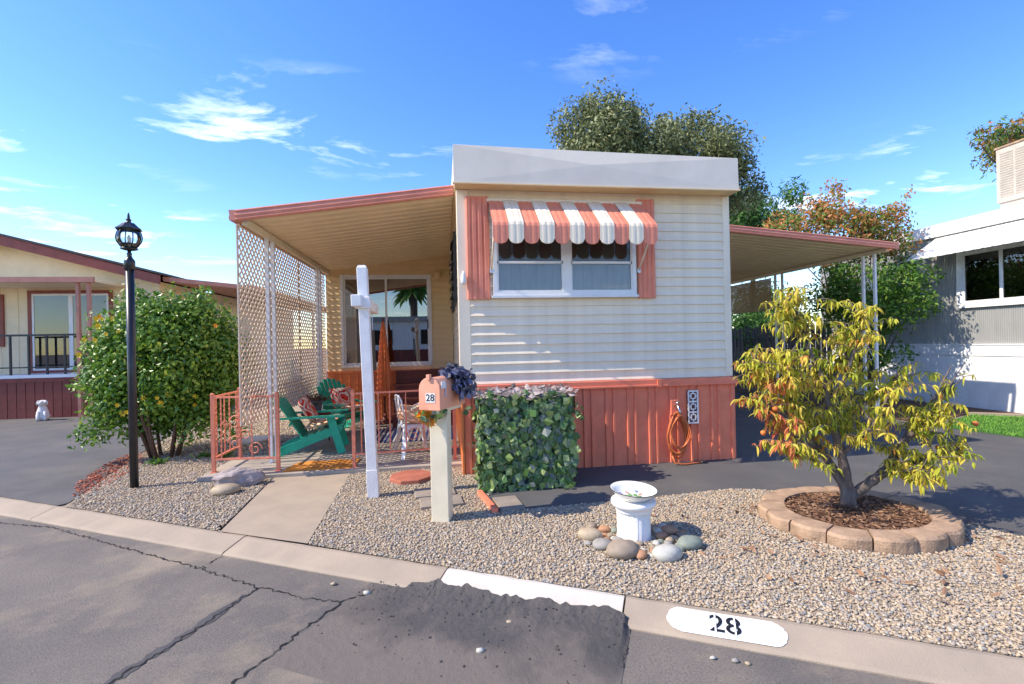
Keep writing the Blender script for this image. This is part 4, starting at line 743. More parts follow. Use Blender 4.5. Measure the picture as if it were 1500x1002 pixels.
sp2 = np.concatenate([np.stack([np.linspace(x, x + dx, 14) + rng.normal(0, .02, 14), np.linspace(5.06, 4.98, 14), np.linspace(z, z + dz, 14)], 1) for x, z, dx, dz in ((.42, .72, -.16, -.2), (.42, .98, -.2, -.05), (1.38, .95, .12, -.18), (1.2, .06, .16, -.03), (.5, .05, -.1, .0))])
for k in range(5): leaf_thing(iv, 'stray_shoot', sp2[k * 14:k * 14 + 14], .06, 'leaf_ivy', 1.0, .9)
nn = 520; pos = np.stack([.33 + rng.random(nn) * 1.13, 5.02 + rng.random(nn) * .76, 1.01 + rng.random(nn) * .06], 1); leaf_thing(iv, 'top_leaves', pos, .075, 'leaf_ivy_top', .6, .85, np.tile([0, -.25, 1.], (nn, 1)), down=0)
m = MB()
for k in range(7): xx = .48 + k * .14; m.tube([(xx, 5.09, 1.0), (xx + .05 * math.sin(k), 5.075, .6), (xx + .08 * math.cos(k * 2), 5.08, .05)], .006, 5)
m.build('vine_stems', 'stem', iv)

# hose
hz = T('garden_hose', 'coiled orange garden hose hanging from the faucet on the terracotta skirt', 'hose', (2.95, HY - .1, 0)); rr = random.Random(8)
for k in range(6):
    w = .115 + .04 * rr.random(); h0 = .64 + rr.uniform(-.02, .03); b0 = .06 + .05 * k * rr.uniform(.5, 1); cx_ = 2.955 + rr.uniform(-.025, .025); pts = []
    for a in np.linspace(0, 2 * math.pi, 33):
        zc = (h0 + b0) / 2; hh = (h0 - b0) / 2; sq_ = 1 - .35 * max(0, math.sin(a)); pts.append((cx_ + w * math.cos(a) * sq_, HY - .075 - .012 * k + .012 * math.sin(a * 3 + k), zc + hh * math.sin(a)))
    m = MB(); m.tube(pts, .0115, 7, False); m.build('coil', 'hose', hz)
m = MB(); m.tube([(2.86, HY - .13, .12), (2.88, HY - .16, .03), (3.0, HY - .19, .016), (3.14, HY - .16, .016), (3.24, HY - .15, .016)], .0115, 7); m.build('loose_end', 'hose', hz); m = MB(); m.tube([(3.24, HY - .15, .018), (3.32, HY - .155, .018)], .017, 8); m.build('nozzle', 'black_metal', hz)

# pedestal, bowl and river stones
PX, PY = 1.50, 3.66
pd = T('pedestal', 'short white fluted column pedestal standing among river stones', 'pedestal', (PX, PY, 0), local=True); pd.o.scale = (.9, .9, .9); m = MB(); m.lathe([(.155, .0), (.155, .02), (.148, .03), (.15, .24), (.148, .245)], (0, 0, 0), 48, True, lambda k, z: (.93 if k % 2 else 1.0)); m.build('shaft', 'white_paint', pd)
m = MB(); m.lathe([(.155, .2455), (.16, .26), (.155, .275), (.165, .285), (.195, .305), (.20, .325), (.195, .345), (.18, .35)], (0, 0, 0), 40); m.build('capital', 'white_paint', pd)
bw = T('bowl', 'shallow white enamel bowl with dark rim and painted flowers on the pedestal', 'bowl', (PX, PY, .316), rot=(R(3), R(2), 0), local=True); bw.o.scale = (.9, .9, .9)
m = MB(); m.lathe([(.10, .0), (.13, .008), (.175, .05), (.205, .085), (.211, .088), (.205, .092), (.17, .06), (.125, .018), (.0005, .014)], (0, 0, 0), 40); m.build('bowl', 'ceramic', bw); m = MB(); m.tube([(.209 * math.cos(a), .209 * math.sin(a), .089) for a in np.linspace(0, 2 * math.pi, 41)], .0035, 5, False); m.build('rim', 'digit_black', bw)
for k, (mt, n_, r0) in enumerate((('leaf_g', 7, .05), ('fl_r', 5, .10), ('fl_b', 4, .13))):
    if mt not in MATS: mat(mt, [(.12, .35, .06), (.70, .22, .16), (.2, .22, .5)][k], .3, .15)
    m = MB()
    for q in range(n_):
        a = q * 2 * math.pi / n_ + k * .5; rr_ = r0; zz = .0205 + max(0, rr_ - .12) * 1.0; c0 = Vector((rr_ * math.cos(a), rr_ * math.sin(a), zz)); d_ = Vector((math.cos(a), math.sin(a), 0)); e_ = Vector((-math.sin(a), math.cos(a), 0))
        m.add([c0 + d_ * .03 * math.cos(t_) + e_ * .016 * math.sin(t_) for t_ in np.linspace(0, 5.5, 8)], [tuple(range(8))])
    m.build('painted_flower', mt, bw)
rr = random.Random(12); placed = []; kinds = [('stone_tan', 'tan'), ('stone_grey', 'grey'), ('stone_green', 'greenish'), ('stone_pale', 'pale'), ('stone_rust', 'rust-coloured'), ('stone_brown', 'brown')]
big = [(-.22, -.31, .13, 5), (.08, -.42, .115, 3), (.33, -.28, .105, 2), (-.36, .03, .10, 0), (-.32, -.16, .085, 1), (.30, .0, .075, 4)]
for k, (dx, dy, s, ki) in enumerate(big):
    rock('river_stone', 'large smooth %s river stone at the foot of the white pedestal' % kinds[ki][1], 'stone', (PX + dx, PY + dy, s * .38), (s, s * .72, s * .55), kinds[ki][0], 20 + k, rr.uniform(-.5, .5), 'river stones around the pedestal', .05); placed.append((dx, dy, s))
tries = 0; cnt = 0
while cnt < 38 and tries < 6000:
    tries += 1; a = rr.uniform(math.pi * .75, math.pi * 2.15); r_ = rr.uniform(.17, .43); dx, dy = r_ * math.cos(a), r_ * math.sin(a) * .95; s = rr.uniform(.022, .058)
    if any((dx - x) ** 2 + (dy - y) ** 2 < (.66 * (s + s2)) ** 2 for x, y, s2 in placed): continue
    placed.append((dx, dy, s)); ki = rr.randrange(6); cnt += 1
    rock('river_stone', 'small smooth %s river stone around the white pedestal' % kinds[ki][1], 'stone', (PX + dx, PY + dy, s * .5), (s, s * .75, s * .62), kinds[ki][0], 50 + cnt, rr.uniform(0, 3), 'river stones around the pedestal', .06)

# ------------------------------------------------------------------ planter ring and peach tree
pl = T('planter_ring', 'low ring of tan concrete blocks around the peach tree', 'planter', (RING[0], RING[1], 0)); nb2 = 15; rr = random.Random(4)
for k in range(nb2):
    a0 = 2 * math.pi * k / nb2; a1 = 2 * math.pi * (k + 1) / nb2 - .018; ro, ri = .745 + rr.uniform(-.012, .012), .55; zt_ = .112 + rr.uniform(-.008, .01); m = MB(); n = 6; ring = []
    ex, ey = 1.0, 1.0
    for r_, z in ((ri, -.01), (ro, -.01), (ro + .008, .02), (ro + .008, zt_ - .02), (ro - .008, zt_), (ri, zt_)):
        bl_ = [(r_ + (rr.uniform(-.005, .005) + .035 * (1 - (2 * i / n - 1) ** 2) - .02 if r_ > .6 else 0)) for i in range(n + 1)]; ring.append([(RING[0] + bl_[i] * math.cos(a0 + (a1 - a0) * i / n), RING[1] + bl_[i] * math.sin(a0 + (a1 - a0) * i / n) * .86, z) for i in range(n + 1)])
    vs = [p for r_ in ring for p in r_]; q = n + 1; K = len(ring); m.add(vs, [(j * q + i, j * q + i + 1, ((j + 1) % K) * q + i + 1, ((j + 1) % K) * q + i) for j in range(K) for i in range(n)] + [tuple(j * q for j in range(K)), tuple(j * q + n for j in range(K))[::-1]]); m.build('block', 'block', pl)
m = MB(); m.add([(RING[0], RING[1], .11)] + [(RING[0] + .56 * math.cos(a), RING[1] + .56 * .86 * math.sin(a), .075) for a in np.linspace(0, 2 * math.pi, 33)[:-1]], [(0, i + 1, (i + 1) % 32 + 1) for i in range(32)], True); o = m.build('mulch', 'mulch'); tag(o, 'brown bark mulch inside the block planter ring', 'mulch', kind='stuff')
nn = 2600; a = rng.random(nn) * 6.283; r_ = .54 * np.sqrt(rng.random(nn)); pos = np.stack([RING[0] + r_ * np.cos(a), RING[1] + r_ * .86 * np.sin(a), .085 + .03 * (1 - r_ / .63) + rng.random(nn) * .012], 1); V, F, rv = leaves(pos, rng.normal(size=(nn, 3)) * [1, 1, .15], np.tile([0., 0, 1], (nn, 1)) * 0 + rng.normal(size=(nn, 3)) * [1, 1, .3], rng.uniform(.02, .07, nn), rng.uniform(.008, .018, nn)); tag(arr_mesh('bark_chips', V, F, 'mulch_chip', {'rnd': rv}), 'loose bark chips strewn inside the block planter ring', 'mulch', kind='stuff')
nn = 150; a = rng.uniform(2.2, 6.2, nn); r_ = rng.uniform(.78, 1.9, nn); pos = np.stack([RING[0] + r_ * np.cos(a), RING[1] + r_ * np.sin(a) * .7, np.full(nn, .03)], 1); kk = inpoly(pos, YARD); pos = pos[kk]; nn = len(pos)
V, F, rv = leaves(pos, rng.normal(size=(nn, 3)) * [1, 1, .2], rng.normal(size=(nn, 3)) * [1, 1, .25], rng.uniform(.04, .09, nn), rng.uniform(.015, .03, nn), 3, curl=1.0); tag(arr_mesh('fallen_leaves', V, F, 'mulch_chip', {'rnd': .45 + rv * .55}), 'dry fallen peach leaves scattered on the gravel', 'leaves', kind='stuff')
pt_ = T('peach_tree', 'small peach tree with drooping yellow leaves growing in the block ring', 'tree', (3.52, 3.70, .1)); tm = MB(); tips = []
def limb(pts, r0, r1, tips_from=.35, sides=8, collect=True):
    pts = [Vector(p) for p in pts]; out_ = []; rs = []
    n = 5
    for i in range(len(pts) - 1):
        p0 = pts[max(0, i - 1)]; p1, p2 = pts[i], pts[i + 1]; p3 = pts[min(len(pts) - 1, i + 2)]
        for k in range(n):
            t = k / n; out_.append(.5 * ((2 * p1) + (p2 - p0) * t + (2 * p0 - 5 * p1 + 4 * p2 - p3) * t * t + (3 * p1 - p0 - 3 * p2 + p3) * t ** 3))
    out_.append(pts[-1]); m_ = len(out_); rs = [(r0 + (r1 - r0) * i / (m_ - 1)) * (1 + .12 * math.sin(i * 2.3)) for i in range(m_)]; tm.tube(out_, rs, sides)
    if collect: tips.extend([(out_[i], i / (m_ - 1)) for i in range(int(m_ * tips_from), m_)])
    return out_
B = Vector((3.52, 3.70, .08)); ex_ = rt; ey_ = fw            # limbs spread mostly sideways, some towards and away
def L(s, d, z): return B + ex_ * s + ey_ * d + Vector((0, 0, z - .08))
tm.tube([L(0, 0, .04), L(-.01, 0, .14), L(-.01, 0, .26)], [.08, .06, .055], 12)
limb([L(-.01, 0, .2), L(-.14, .05, .48), L(-.30, .1, .75), L(-.48, .05, 1.08), L(-.58, .0, 1.40)], .042, .012)
limb([L(0, 0, .22), L(-.08, -.03, .55), L(-.18, -.05, .90), L(-.22, 0, 1.25), L(-.36, .05, 1.62), L(-.40, .05, 1.92)], .045, .007)
limb([L(-.18, -.05, .9), L(-.06, -.05, 1.2), L(.02, -.08, 1.5), L(.06, -.1, 1.78)], .028, .006); limb([L(-.2, 0, 1.1), L(.0, .1, 1.3), L(.14, .15, 1.5), L(.2, .15, 1.62)], .022, .006)
limb([L(-.3, .1, .75), L(-.52, .12, .95), L(-.72, .08, 1.22), L(-.78, .05, 1.4)], .022, .006); limb([L(-.22, .05, .6), L(-.5, -.1, .72), L(-.78, -.18, .95), L(-.86, -.2, 1.1)], .02, .006); limb([L(-.14, .05, .45), L(-.42, -.18, .55), L(-.68, -.25, .72)], .02, .006); limb([L(-.48, .05, 1.08), L(-.62, -.2, 1.2), L(-.70, -.25, 1.45)], .015, .005)
limb([L(-.36, .05, 1.6), L(-.48, .0, 1.75), L(-.52, 0, 1.9)], .012, .004); limb([L(-.1, -.03, .55), L(.06, -.22, .85), L(.16, -.28, 1.15)], .02, .006); limb([L(-.1, 0, .6), L(.1, .15, .9), L(.28, .2, 1.25)], .022, .006); limb([L(.1, .15, .9), L(.3, .05, 1.05), L(.42, 0, 1.2)], .014, .005)
r3 = limb([L(.02, 0, .18), L(.16, -.02, .30), L(.34, 0, .42), L(.52, .05, .62), L(.72, .05, .86), L(.98, .05, 1.16)], .045, .026, .5)
limb([L(.34, 0, .42), L(.5, -.15, .52), L(.66, -.2, .6), L(.78, -.2, .58)], .02, .006); limb([L(.72, .05, .86), L(.8, .02, 1.05), L(.93, 0, 1.32)], .014, .004, 2); limb([L(.6, .05, .74), L(.62, -.1, .85), L(.72, -.15, .95)], .012, .004); limb([L(.2, 0, .32), L(.28, -.2, .45), L(.4, -.35, .42)], .016, .005)
twigs = []
for k in range(420):
    p, t = tips[rng.integers(len(tips))]; d_ = Vector(rng.normal(size=3)); d_.z = abs(d_.z) * .9; d_.normalize(); ln = rng.uniform(.06, .24); q = p + d_ * ln; q2 = q + d_ * ln * .4 + Vector((0, 0, -.05)); tm.tube([p, q, q2], [.005, .0035, .002], 4, False); twigs.append((p, q, q2))
for k in range(26):
    p = r3[-1 - rng.integers(9)]; d_ = Vector(rng.normal(size=3)) * .6 + Vector((.5, 0, .9)); d_.normalize(); ln = rng.uniform(.1, .3); tm.tube([p, p + d_ * ln * .5 + Vector(rng.normal(size=3)) * .01, p + d_ * ln], [.006, .004, .002], 4, False)
tm.build('trunk', 'bark_grey', pt_)
def peach_leaves(cnt, sel, mt, name, shift=0):
    pos, ax, tw = [], [], []
    for _ in range(cnt):
        ti = sel[rng.integers(len(sel))]; p, q, q2 = twigs[ti]; tw.append((ti * .6180339) % 1); t = rng.random(); c = p.lerp(q, t) if rng.random() < .6 else q.lerp(q2, t); pos.append(c); d_ = rng.normal(size=3); d_[2] = d_[2] * .4 - .25; ax.append(d_)
    pos, ax = np.array(pos), np.array(ax); n = len(pos); V, F, rv = leaves(pos, ax, rng.normal(size=(n, 3)) * [1, 1, .3], rng.uniform(.06, .125, n), rng.uniform(.012, .024, n), 4, droop=3.6, fold=.6, curl=2.2)
    arr_mesh(name, V, F, mt, {'rnd': np.clip(rv * .55 + np.repeat(np.array(tw), len(V) // n) * .5 + shift, 0, 1)}, pt_)
allt = list(range(len(twigs))); lefts = [i for i in allt if (twigs[i][1] - B).dot(ex_) < -.62 and twigs[i][1].z < 1.25] or allt[:5]
peach_leaves(5800, allt, 'leaf_peach', 'foliage'); peach_leaves(420, lefts, 'leaf_red', 'withered_foliage')
for k, (s, d, z) in enumerate([(.02, -.2, .74), (1.13, 0, .80), (.78, -.02, .60), (-.45, -.15, 1.42), (-.62, -.1, 1.12), (-.75, -.2, 1.0), (-.8, -.1, .78), (-.68, -.25, .70)]):
    m = MB(); c = L(s, d, z); m.lathe([(.002, -.023), (.015, -.019), (.024, -.004), (.022, .012), (.011, .021), (.003, .02)], c, 12); m.build('peach', 'peach', pt_)

# ------------------------------------------------------------------ lamp post, bush
lp = T('lamp_post', 'black lamp post with round caged glass lantern beside the bush', 'lamp post', (-3.62, 6.1, 0)); lx, ly = -3.62, 6.1
m = MB(); m.tube([(lx, ly, 0), (lx, ly, 2.60)], .043, 14); m.build('pole', 'black_metal', lp); m = MB(); m.lathe([(.055, 2.56), (.055, 2.66), (.045, 2.68), (.03, 2.70), (.022, 2.73), (.03, 2.745), (.018, 2.76), (.02, 2.80)], (lx, ly, 0), 14); m.build('collar', 'black_metal', lp)
lz = 2.80
gp = [(.045, .0), (.085, .04), (.115, .09), (.123, .14), (.112, .195), (.095, .225)]
m = MB(); vs = []; m.lathe([(r_ * .96, z) for r_, z in gp], (lx, ly, lz), 24); m.build('globe', 'lamp_glass', lp)
for k in range(6):
    a = k * math.pi / 3 + .3; m = MB(); m.tube([(lx + r_ * 1.03 * math.cos(a), ly + r_ * 1.03 * math.sin(a), lz + z) for r_, z in gp], .0065, 5); m.build('cage_rib', 'black_metal', lp)
m = MB(); m.lathe([(.05, -.012), (.085, .0), (.085, .012), (.05, .016)], (lx, ly, lz), 18); m.lathe([(.093, .05), (.096, .052), (.096, .062), (.093, .064)], (lx, ly, lz), 18); m.build('base_ring', 'black_metal', lp)
m = MB(); m.lathe([(.10, .222), (.128, .226), (.132, .236), (.10, .262), (.068, .295), (.06, .305), (.03, .312), (.022, .33), (.03, .345), (.015, .36), (.012, .40), (.004, .43)], (lx, ly, lz), 8, False); m.build('lantern_roof', 'black_metal', lp)
m = MB(); m.lathe([(.012, .02), (.012, .07), (.018, .08), (.02, .13), (.008, .165)], (lx, ly, lz), 10); m.build('bulb', 'bulb', lp)
def sph_clumps(cs): return [(np.array(c), r_) for c, r_ in cs]
def crown(par, name, clumps, per, size, mt, asp=.5, shift=None, down=.2, shell=.75, seg=1):
    P, NR, SH = [], [], []
    for c, r_ in clumps:
        n = max(4, int(per * (r_ ** 2))); d = unit(rng.normal(size=(n, 3))); rad = np.where(rng.random(n) < shell, rng.uniform(.72, 1.08, n), rng.random(n) ** .5); p = np.asarray(c) + d * (rad * r_ * (1 + .25 * np.sin(d[:, 0] * 5 + d[:, 2] * 7 + c[0])))[:, None]; P.append(p); NR.append(d); SH.append(np.full(n, shift(c) if shift else 0))
    P, NR = np.concatenate(P), np.concatenate(NR); n = len(P); sh = np.concatenate(SH)
    nrm = unit(NR + rng.normal(size=(n, 3)) * .6 + [0, 0, .3]); ax = unit(np.cross(nrm, rng.normal(size=(n, 3))) + [0, 0, -down]); ln = size * rng.uniform(.6, 1.35, n); V, F, rv = leaves(P, ax, np.cross(ax, nrm), ln, ln * asp, seg)
    return arr_mesh(name, V, F, mt, {'rnd': np.clip(rv + np.repeat(sh, len(V) // n), 0, 1)}, par)
bu = T('flowering_bush', 'large rounded green bush with yellow flowers behind the lamp post', 'bush', (-4.15, 7.9, 0)); m = MB(); rr = random.Random(9)
for k in range(13):
    a = rr.random() * 6.28; e = rr.uniform(.3, .9); b0 = (-4.2 + .16 * math.cos(a), 7.8 + .16 * math.sin(a), 0); m.tube([b0, (b0[0] + .12 * math.cos(a), b0[1] + .12 * math.sin(a), .4), (b0[0] + e * .6 * math.cos(a), b0[1] + e * .5 * math.sin(a), .95), (b0[0] + e * math.cos(a), b0[1] + e * .7 * math.sin(a), 1.6)], [.028, .022, .016, .008], 6)
m.build('stems', 'stem', bu)
cl = []
for k in range(215):
    d_ = unit(rng.normal(size=3)); p = np.array([-4.18, 8.05, 1.42]) + d_ * np.array([1.05, .82, 1.04]) * rng.uniform(.62, .95)
    if p[2] > .34 - .08 * (p[0] < -4.6): cl.append((p, rng.uniform(.2, .34)))
cl += [(np.array([-4.95 + .22 * i, 7.45 + .1 * (i % 3), .48 + .14 * (i % 2)]), .23) for i in range(9) if i not in (3, 4)]
cl += [(np.array([-4.95, 7.55, .55]), .2), (np.array([-4.8, 7.5, .8]), .25), (np.array([-3.5, 7.6, .75]), .2), (np.array([-3.4, 7.7, 1.0]), .25), (np.array([-4.62, 7.9, 2.5]), .12), (np.array([-3.7, 8.0, 2.48]), .15)]
crown(bu, 'foliage', cl, 3000, .066, 'leaf_bush', .58)
def flower(par, c, r_, mt, name):
    n = 6; V, F, rv = leaves(np.repeat(np.array([c]), n, 0), np.stack([np.cos(np.arange(n) * 1.047), -.55 * np.ones(n), np.sin(np.arange(n) * 1.047)], 1), np.stack([-np.sin(np.arange(n) * 1.047), np.zeros(n), np.cos(np.arange(n) * 1.047)], 1), np.full(n, r_), np.full(n, r_ * .55)); arr_mesh(name, V, F, mt, {'rnd': rv}, par)
for k in range(22):
    g_ = [(-4.75, 1.85), (-4.55, 2.0), (-4.95, 1.65), (-4.1, .95), (-3.75, .90), (-4.55, .75), (-4.8, .45)][k % 7]; x = g_[0] + rng.normal() * .12; z = g_[1] + rng.normal() * .09; dx = (x + 4.18) / 1.12; dz = (z - 1.5) / 1.0
    flower(bu, (x, 8.0 - .92 * math.sqrt(max(.05, 1 - dx * dx - dz * dz * .8)), z), rng.uniform(.035, .06), 'petal_yellow', 'flower')
for x, z in ((-3.25, 1.95), (-4.75, 2.1)): flower(bu, (x, 7.35, z), .04, 'petal_orange', 'blossom')
for k, (x, y, s) in enumerate([(-4.02, 7.3, .1), (-3.55, 7.6, .12), (-3.25, 7.5, .1)]):
    n = 60; pos = np.array([x, y, .02]) + rng.normal(size=(n, 3)) * [s * .5, s * .4, .01]; V, F, rv = leaves(pos, rng.normal(size=(n, 3)) * [1, 1, .3] + [0, 0, .9], rng.normal(size=(n, 3)), rng.uniform(.05, .12, n), np.full(n, .022), 2, droop=.8); tag(arr_mesh('weed', V, F, 'leaf_myrtle_green', {'rnd': rv}), 'small green weed sprouting from the gravel under the bush', 'weed', 'weeds under the bush')

# ------------------------------------------------------------------ left neighbour
nb = T('neighbour_house', 'cream gabled manufactured home with dark red trim and skirting', 'house', (-11, 14.2, 0)); NY = 14.3; k_ = NY / 13.4
m = MB(); pk = (-11.45, 4.62); m.add([(-15.5, NY, .0), (-7.75, NY, .0), (-7.75, NY, 3.52), (pk[0], NY, 4.58), (-15.5, NY, 3.42), (-15.5, 26, .0), (-7.75, 26, .0), (-7.75, 26, 3.52), (pk[0], 26, 4.58), (-15.5, 26, 3.42)], [(0, 1, 2, 3, 4), (9, 8, 7, 6, 5), (1, 6, 7, 2), (5, 0, 4, 9)]); m.build('wall', 'nb_cream', nb)
for x in np.arange(-15.3, -7.8, .41):
    m = MB(); m.box(x - .012, x + .012, NY - .012, NY - .001, 1.1, 3.5); m.build('batten', 'nb_cream', nb)
for xa, za, xb, zb_ in ((pk[0], 4.72, -7.45, 3.62), (pk[0], 4.72, -15.7, 3.5)):
    s = 1 if xb > xa else -1; m = MB(); m.add([(xa, NY - .55, za - .24), (xb, NY - .55, zb_ - .24), (xb, NY - .55, zb_), (xa, NY - .55, za), (xa, NY - .50, za - .24), (xb, NY - .50, zb_ - .24), (xb, NY - .50, zb_), (xa, NY - .50, za)], [(0, 1, 2, 3), (7, 6, 5, 4), (0, 4, 5, 1), (3, 2, 6, 7), (1, 5, 6, 2), (0, 3, 7, 4)]); m.build('gable_trim', 'nb_trim', nb)
    m = MB(); m.add([(xa, NY - .60, za + .003), (xb + s * .1, NY - .60, zb_ + .003), (xb + s * .1, 26, zb_ + .003), (xa, 26, za + .003), (xa, NY - .60, za + .06), (xb + s * .1, NY - .60, zb_ + .06), (xb + s * .1, 26, zb_ + .06), (xa, 26, za + .06)], [(3, 2, 1, 0), (4, 5, 6, 7), (0, 1, 5, 4), (1, 2, 6, 5), (2, 3, 7, 6), (3, 0, 4, 7)]); m.build('roof', 'roof_dark', nb)
m = MB(); m.box(-15.5, -8.55, NY - 1.25, NY - .02, 3.36, 3.44); m.build('porch_roof', 'nb_cream', nb); m = MB(); m.box(-15.5, -8.53, NY - 1.32, NY - 1.25, 3.34, 3.47); m.build('porch_gutter', 'nb_post', nb)
for x in (-8.94, -8.70): m = MB(); m.box(x - .035, x + .035, NY - 1.24, NY - 1.17, .0, 3.36); m.build('porch_post', 'nb_post', nb)
def nwin(par, x0, x1, z0, z1, y, mid=True):
    m = MB(); w = .09; m.box(x0 - w, x1 + w, y - .05, y - .001, z1, z1 + w).box(x0 - w, x1 + w, y - .05, y - .001, z0 - w, z0).box(x0 - w, x0, y - .05, y - .001, z0, z1).box(x1, x1 + w, y - .05, y - .001, z0, z1); f_ = m.build('window', 'nb_trim', par)
    m = MB(); m.box(x0, x1, y - .012, y - .002, z0, z1); m.build('curtain', 'curtain_cool', (par, f_)); 
    for a, b in (((x0, (x0 + x1) / 2), ((x0 + x1) / 2, x1)) if mid else ((x0, x1),)):
        m = MB(); m.box(a + .05, b - .05, y - .03, y - .026, z0 + .05, z1 - .05); m.build('pane', 'dark_glass', (par, f_)); m = MB(); m.box(a, a + .05, y - .04, y - .02, z0, z1).box(b - .05, b, y - .04, y - .02, z0, z1).box(a + .05, b - .05, y - .04, y - .02, z0, z0 + .05).box(a + .05, b - .05, y - .04, y - .02, z1 - .05, z1); m.build('sash', 'white_metal', (par, f_))
glass('dark_glass', (.42, .43, .45), .06)
nwin(nb, -10.85, -9.0, 1.15, 3.2, NY); nwin(nb, -13.4, -11.6, 1.9, 3.1, NY)
DKY = NY - 1.05
m = MB(); m.box(-15.5, -9.0, DKY, NY, 1.0, 1.08); m.build('deck', 'nb_white', nb)
for x in np.arange(-15.45, -8.95, .2): m = MB(); m.box(x, x + .185, DKY + .01, DKY + .03, .0, .995); m.build('skirt_board', 'nb_red', nb)
m = MB(); m.box(-8.8, -7.75, NY - .03, NY - .005, .0, 1.0); m.box(-15.5, -8.99, DKY - .012, DKY + .01, .90, 1.0); m.build('skirt', 'nb_red', nb)
m = MB(); m.box(-15.4, -9.02, DKY + .03, DKY + .07, 2.04, 2.09); m.build('deck_rail', 'dark_frame', nb); m = MB(); m.box(-15.4, -9.02, DKY + .035, DKY + .065, 1.25, 1.28); m.build('deck_rail', 'dark_frame', nb)
for x in np.arange(-15.4, -9.0, .4): m = MB(); m.box(x - .018, x + .018, DKY + .03, DKY + .07, 1.081, 2.04); m.build('deck_baluster', 'dark_frame', nb)
m = MB(); m.add([(-7.5, 14.0, 3.62), (-5.1, 14.6, 3.40), (-5.1, 25, 3.40), (-7.5, 25, 3.62), (-7.5, 14.0, 3.5), (-5.1, 14.6, 3.28), (-5.1, 25, 3.28), (-7.5, 25, 3.5)], [(0, 1, 2, 3), (7, 6, 5, 4), (0, 4, 5, 1), (1, 5, 6, 2), (2, 6, 7, 3), (3, 7, 4, 0)]); m.build('carport_roof', 'nb_post', nb)
for y in (15, 20, 24.5): m = MB(); m.box(-5.25, -5.17, y, y + .08, 0, 3.29); m.build('carport_post', 'nb_white', nb)
# white dog statue
ds = T('dog_statue', 'small white sitting dog statue by the dark red skirting', 'statue', (-9.55, 12.8, 0), R(25), local=True); ds.o.scale = (.85, .85, .85)
m = MB(); m.lathe([(.10, 0), (.14, .04), (.15, .14), (.125, .26), (.095, .36), (.075, .42), (.07, .46)], (0, 0, 0), 14); m.tube([(0, -.02, .42), (0, -.05, .50), (0, -.07, .54)], [.07, .09, .085], 12); m.tube([(0, -.10, .52), (0, -.18, .50)], [.05, .035], 8)
for s in (-1, 1): m.tube([(s * .07, -.05, .57), (s * .10, -.05, .50), (s * .105, -.05, .44)], [.02, .03, .015], 6); m.tube([(s * .07, -.11, .26), (s * .075, -.14, .1), (s * .075, -.19, .02)], [.04, .035, .035], 8)
m.tube([(0, .13, .05), (.05, .2, .06), (.12, .2, .1)], [.03, .025, .015], 6); m.build('body', 'statue', ds)

# ------------------------------------------------------------------ right neighbour
rn = T('neighbour_mobile_home', 'grey and white corrugated mobile home with metal window awning and roof cooler', 'mobile home', (13, 8, 0)); NX = 11.25
m = MB(); m.box(NX + .02, NX + 5, 1.0, 12.6, .05, 3.85); m.build('wall', 'nb_grey', rn)
y = 1.0; corr = MB(); 
for i in range(8): corr.add([(0, i * .0375, 0), (-.014, i * .0375 + .010, 0), (-.014, i * .0375 + .022, 0), (0, i * .0375 + .032, 0), (0, i * .0375, 1), (-.014, i * .0375 + .010, 1), (-.014, i * .0375 + .022, 1), (0, i * .0375 + .032, 1)], [(0, 4, 5, 1), (1, 5, 6, 2), (2, 6, 7, 3)])
cm_ = bpy.data.meshes.new('corrugated'); cm_.from_pydata(corr.v, [], corr.f); cm_.materials.append(MATS['nb_grey'])
while y < 12.5: piece('wall_panel', cm_, (NX + .018, y, 1.38), rn, sc=(1, 1.0, 2.44)); y += .30
m = MB(); m.box(NX - .05, NX + 5, .9, 12.7, 3.82, 4.10); m.box(NX - .06, NX - .05, .9, 12.7, 3.82, 3.86); m.build('roof_fascia', 'nb_white', rn)
m = MB(); m.box(NX - .03, NX + .018, 1.0, 12.6, 1.12, 1.375); m.box(NX - .045, NX - .03, 1.0, 12.6, 1.34, 1.376); m.build('belt_trim', 'nb_white', rn)
y = 1.0
while y < 12.5: m = MB(); m.box(NX - .012, NX + .018, y + .0015, y + .4045, .0, 1.118); m.build('skirt_panel', 'nb_white', rn); y += .406
wy0, wy1 = 4.6, 8.85; m = MB(); m.box(NX - .06, NX + .0, wy0, wy1, 2.15, 2.30).box(NX - .06, NX, wy0, wy1, 3.28, 3.36).box(NX - .06, NX, wy1 - .16, wy1, 2.30, 3.28).box(NX - .06, NX, wy0, wy0 + .1, 2.30, 3.28); rw = m.build('window', 'nb_white', rn)
for a, b in ((8.05, 8.69), (7.2, 7.99), (6.3, 7.14), (4.7, 6.24)):
    m = MB(); m.box(NX - .035, NX - .03, a, b, 2.30, 3.28); m.build('pane', 'dark_glass', (rn, rw)); m = MB(); m.box(NX - .012, NX - .002, a, b, 2.30, 3.28); m.build('curtain', 'room_dark', (rn, rw)); m = MB(); m.box(NX - .05, NX - .01, a - .06, a, 2.30, 3.28); m.build('mullion', 'nb_white', (rn, rw))
m = MB(); m.box(NX - .05, NX - .002, 3.4, 9.3, 3.72, 3.78); ra = m.build('window_awning', 'awning_white', rn); 
y = 3.4
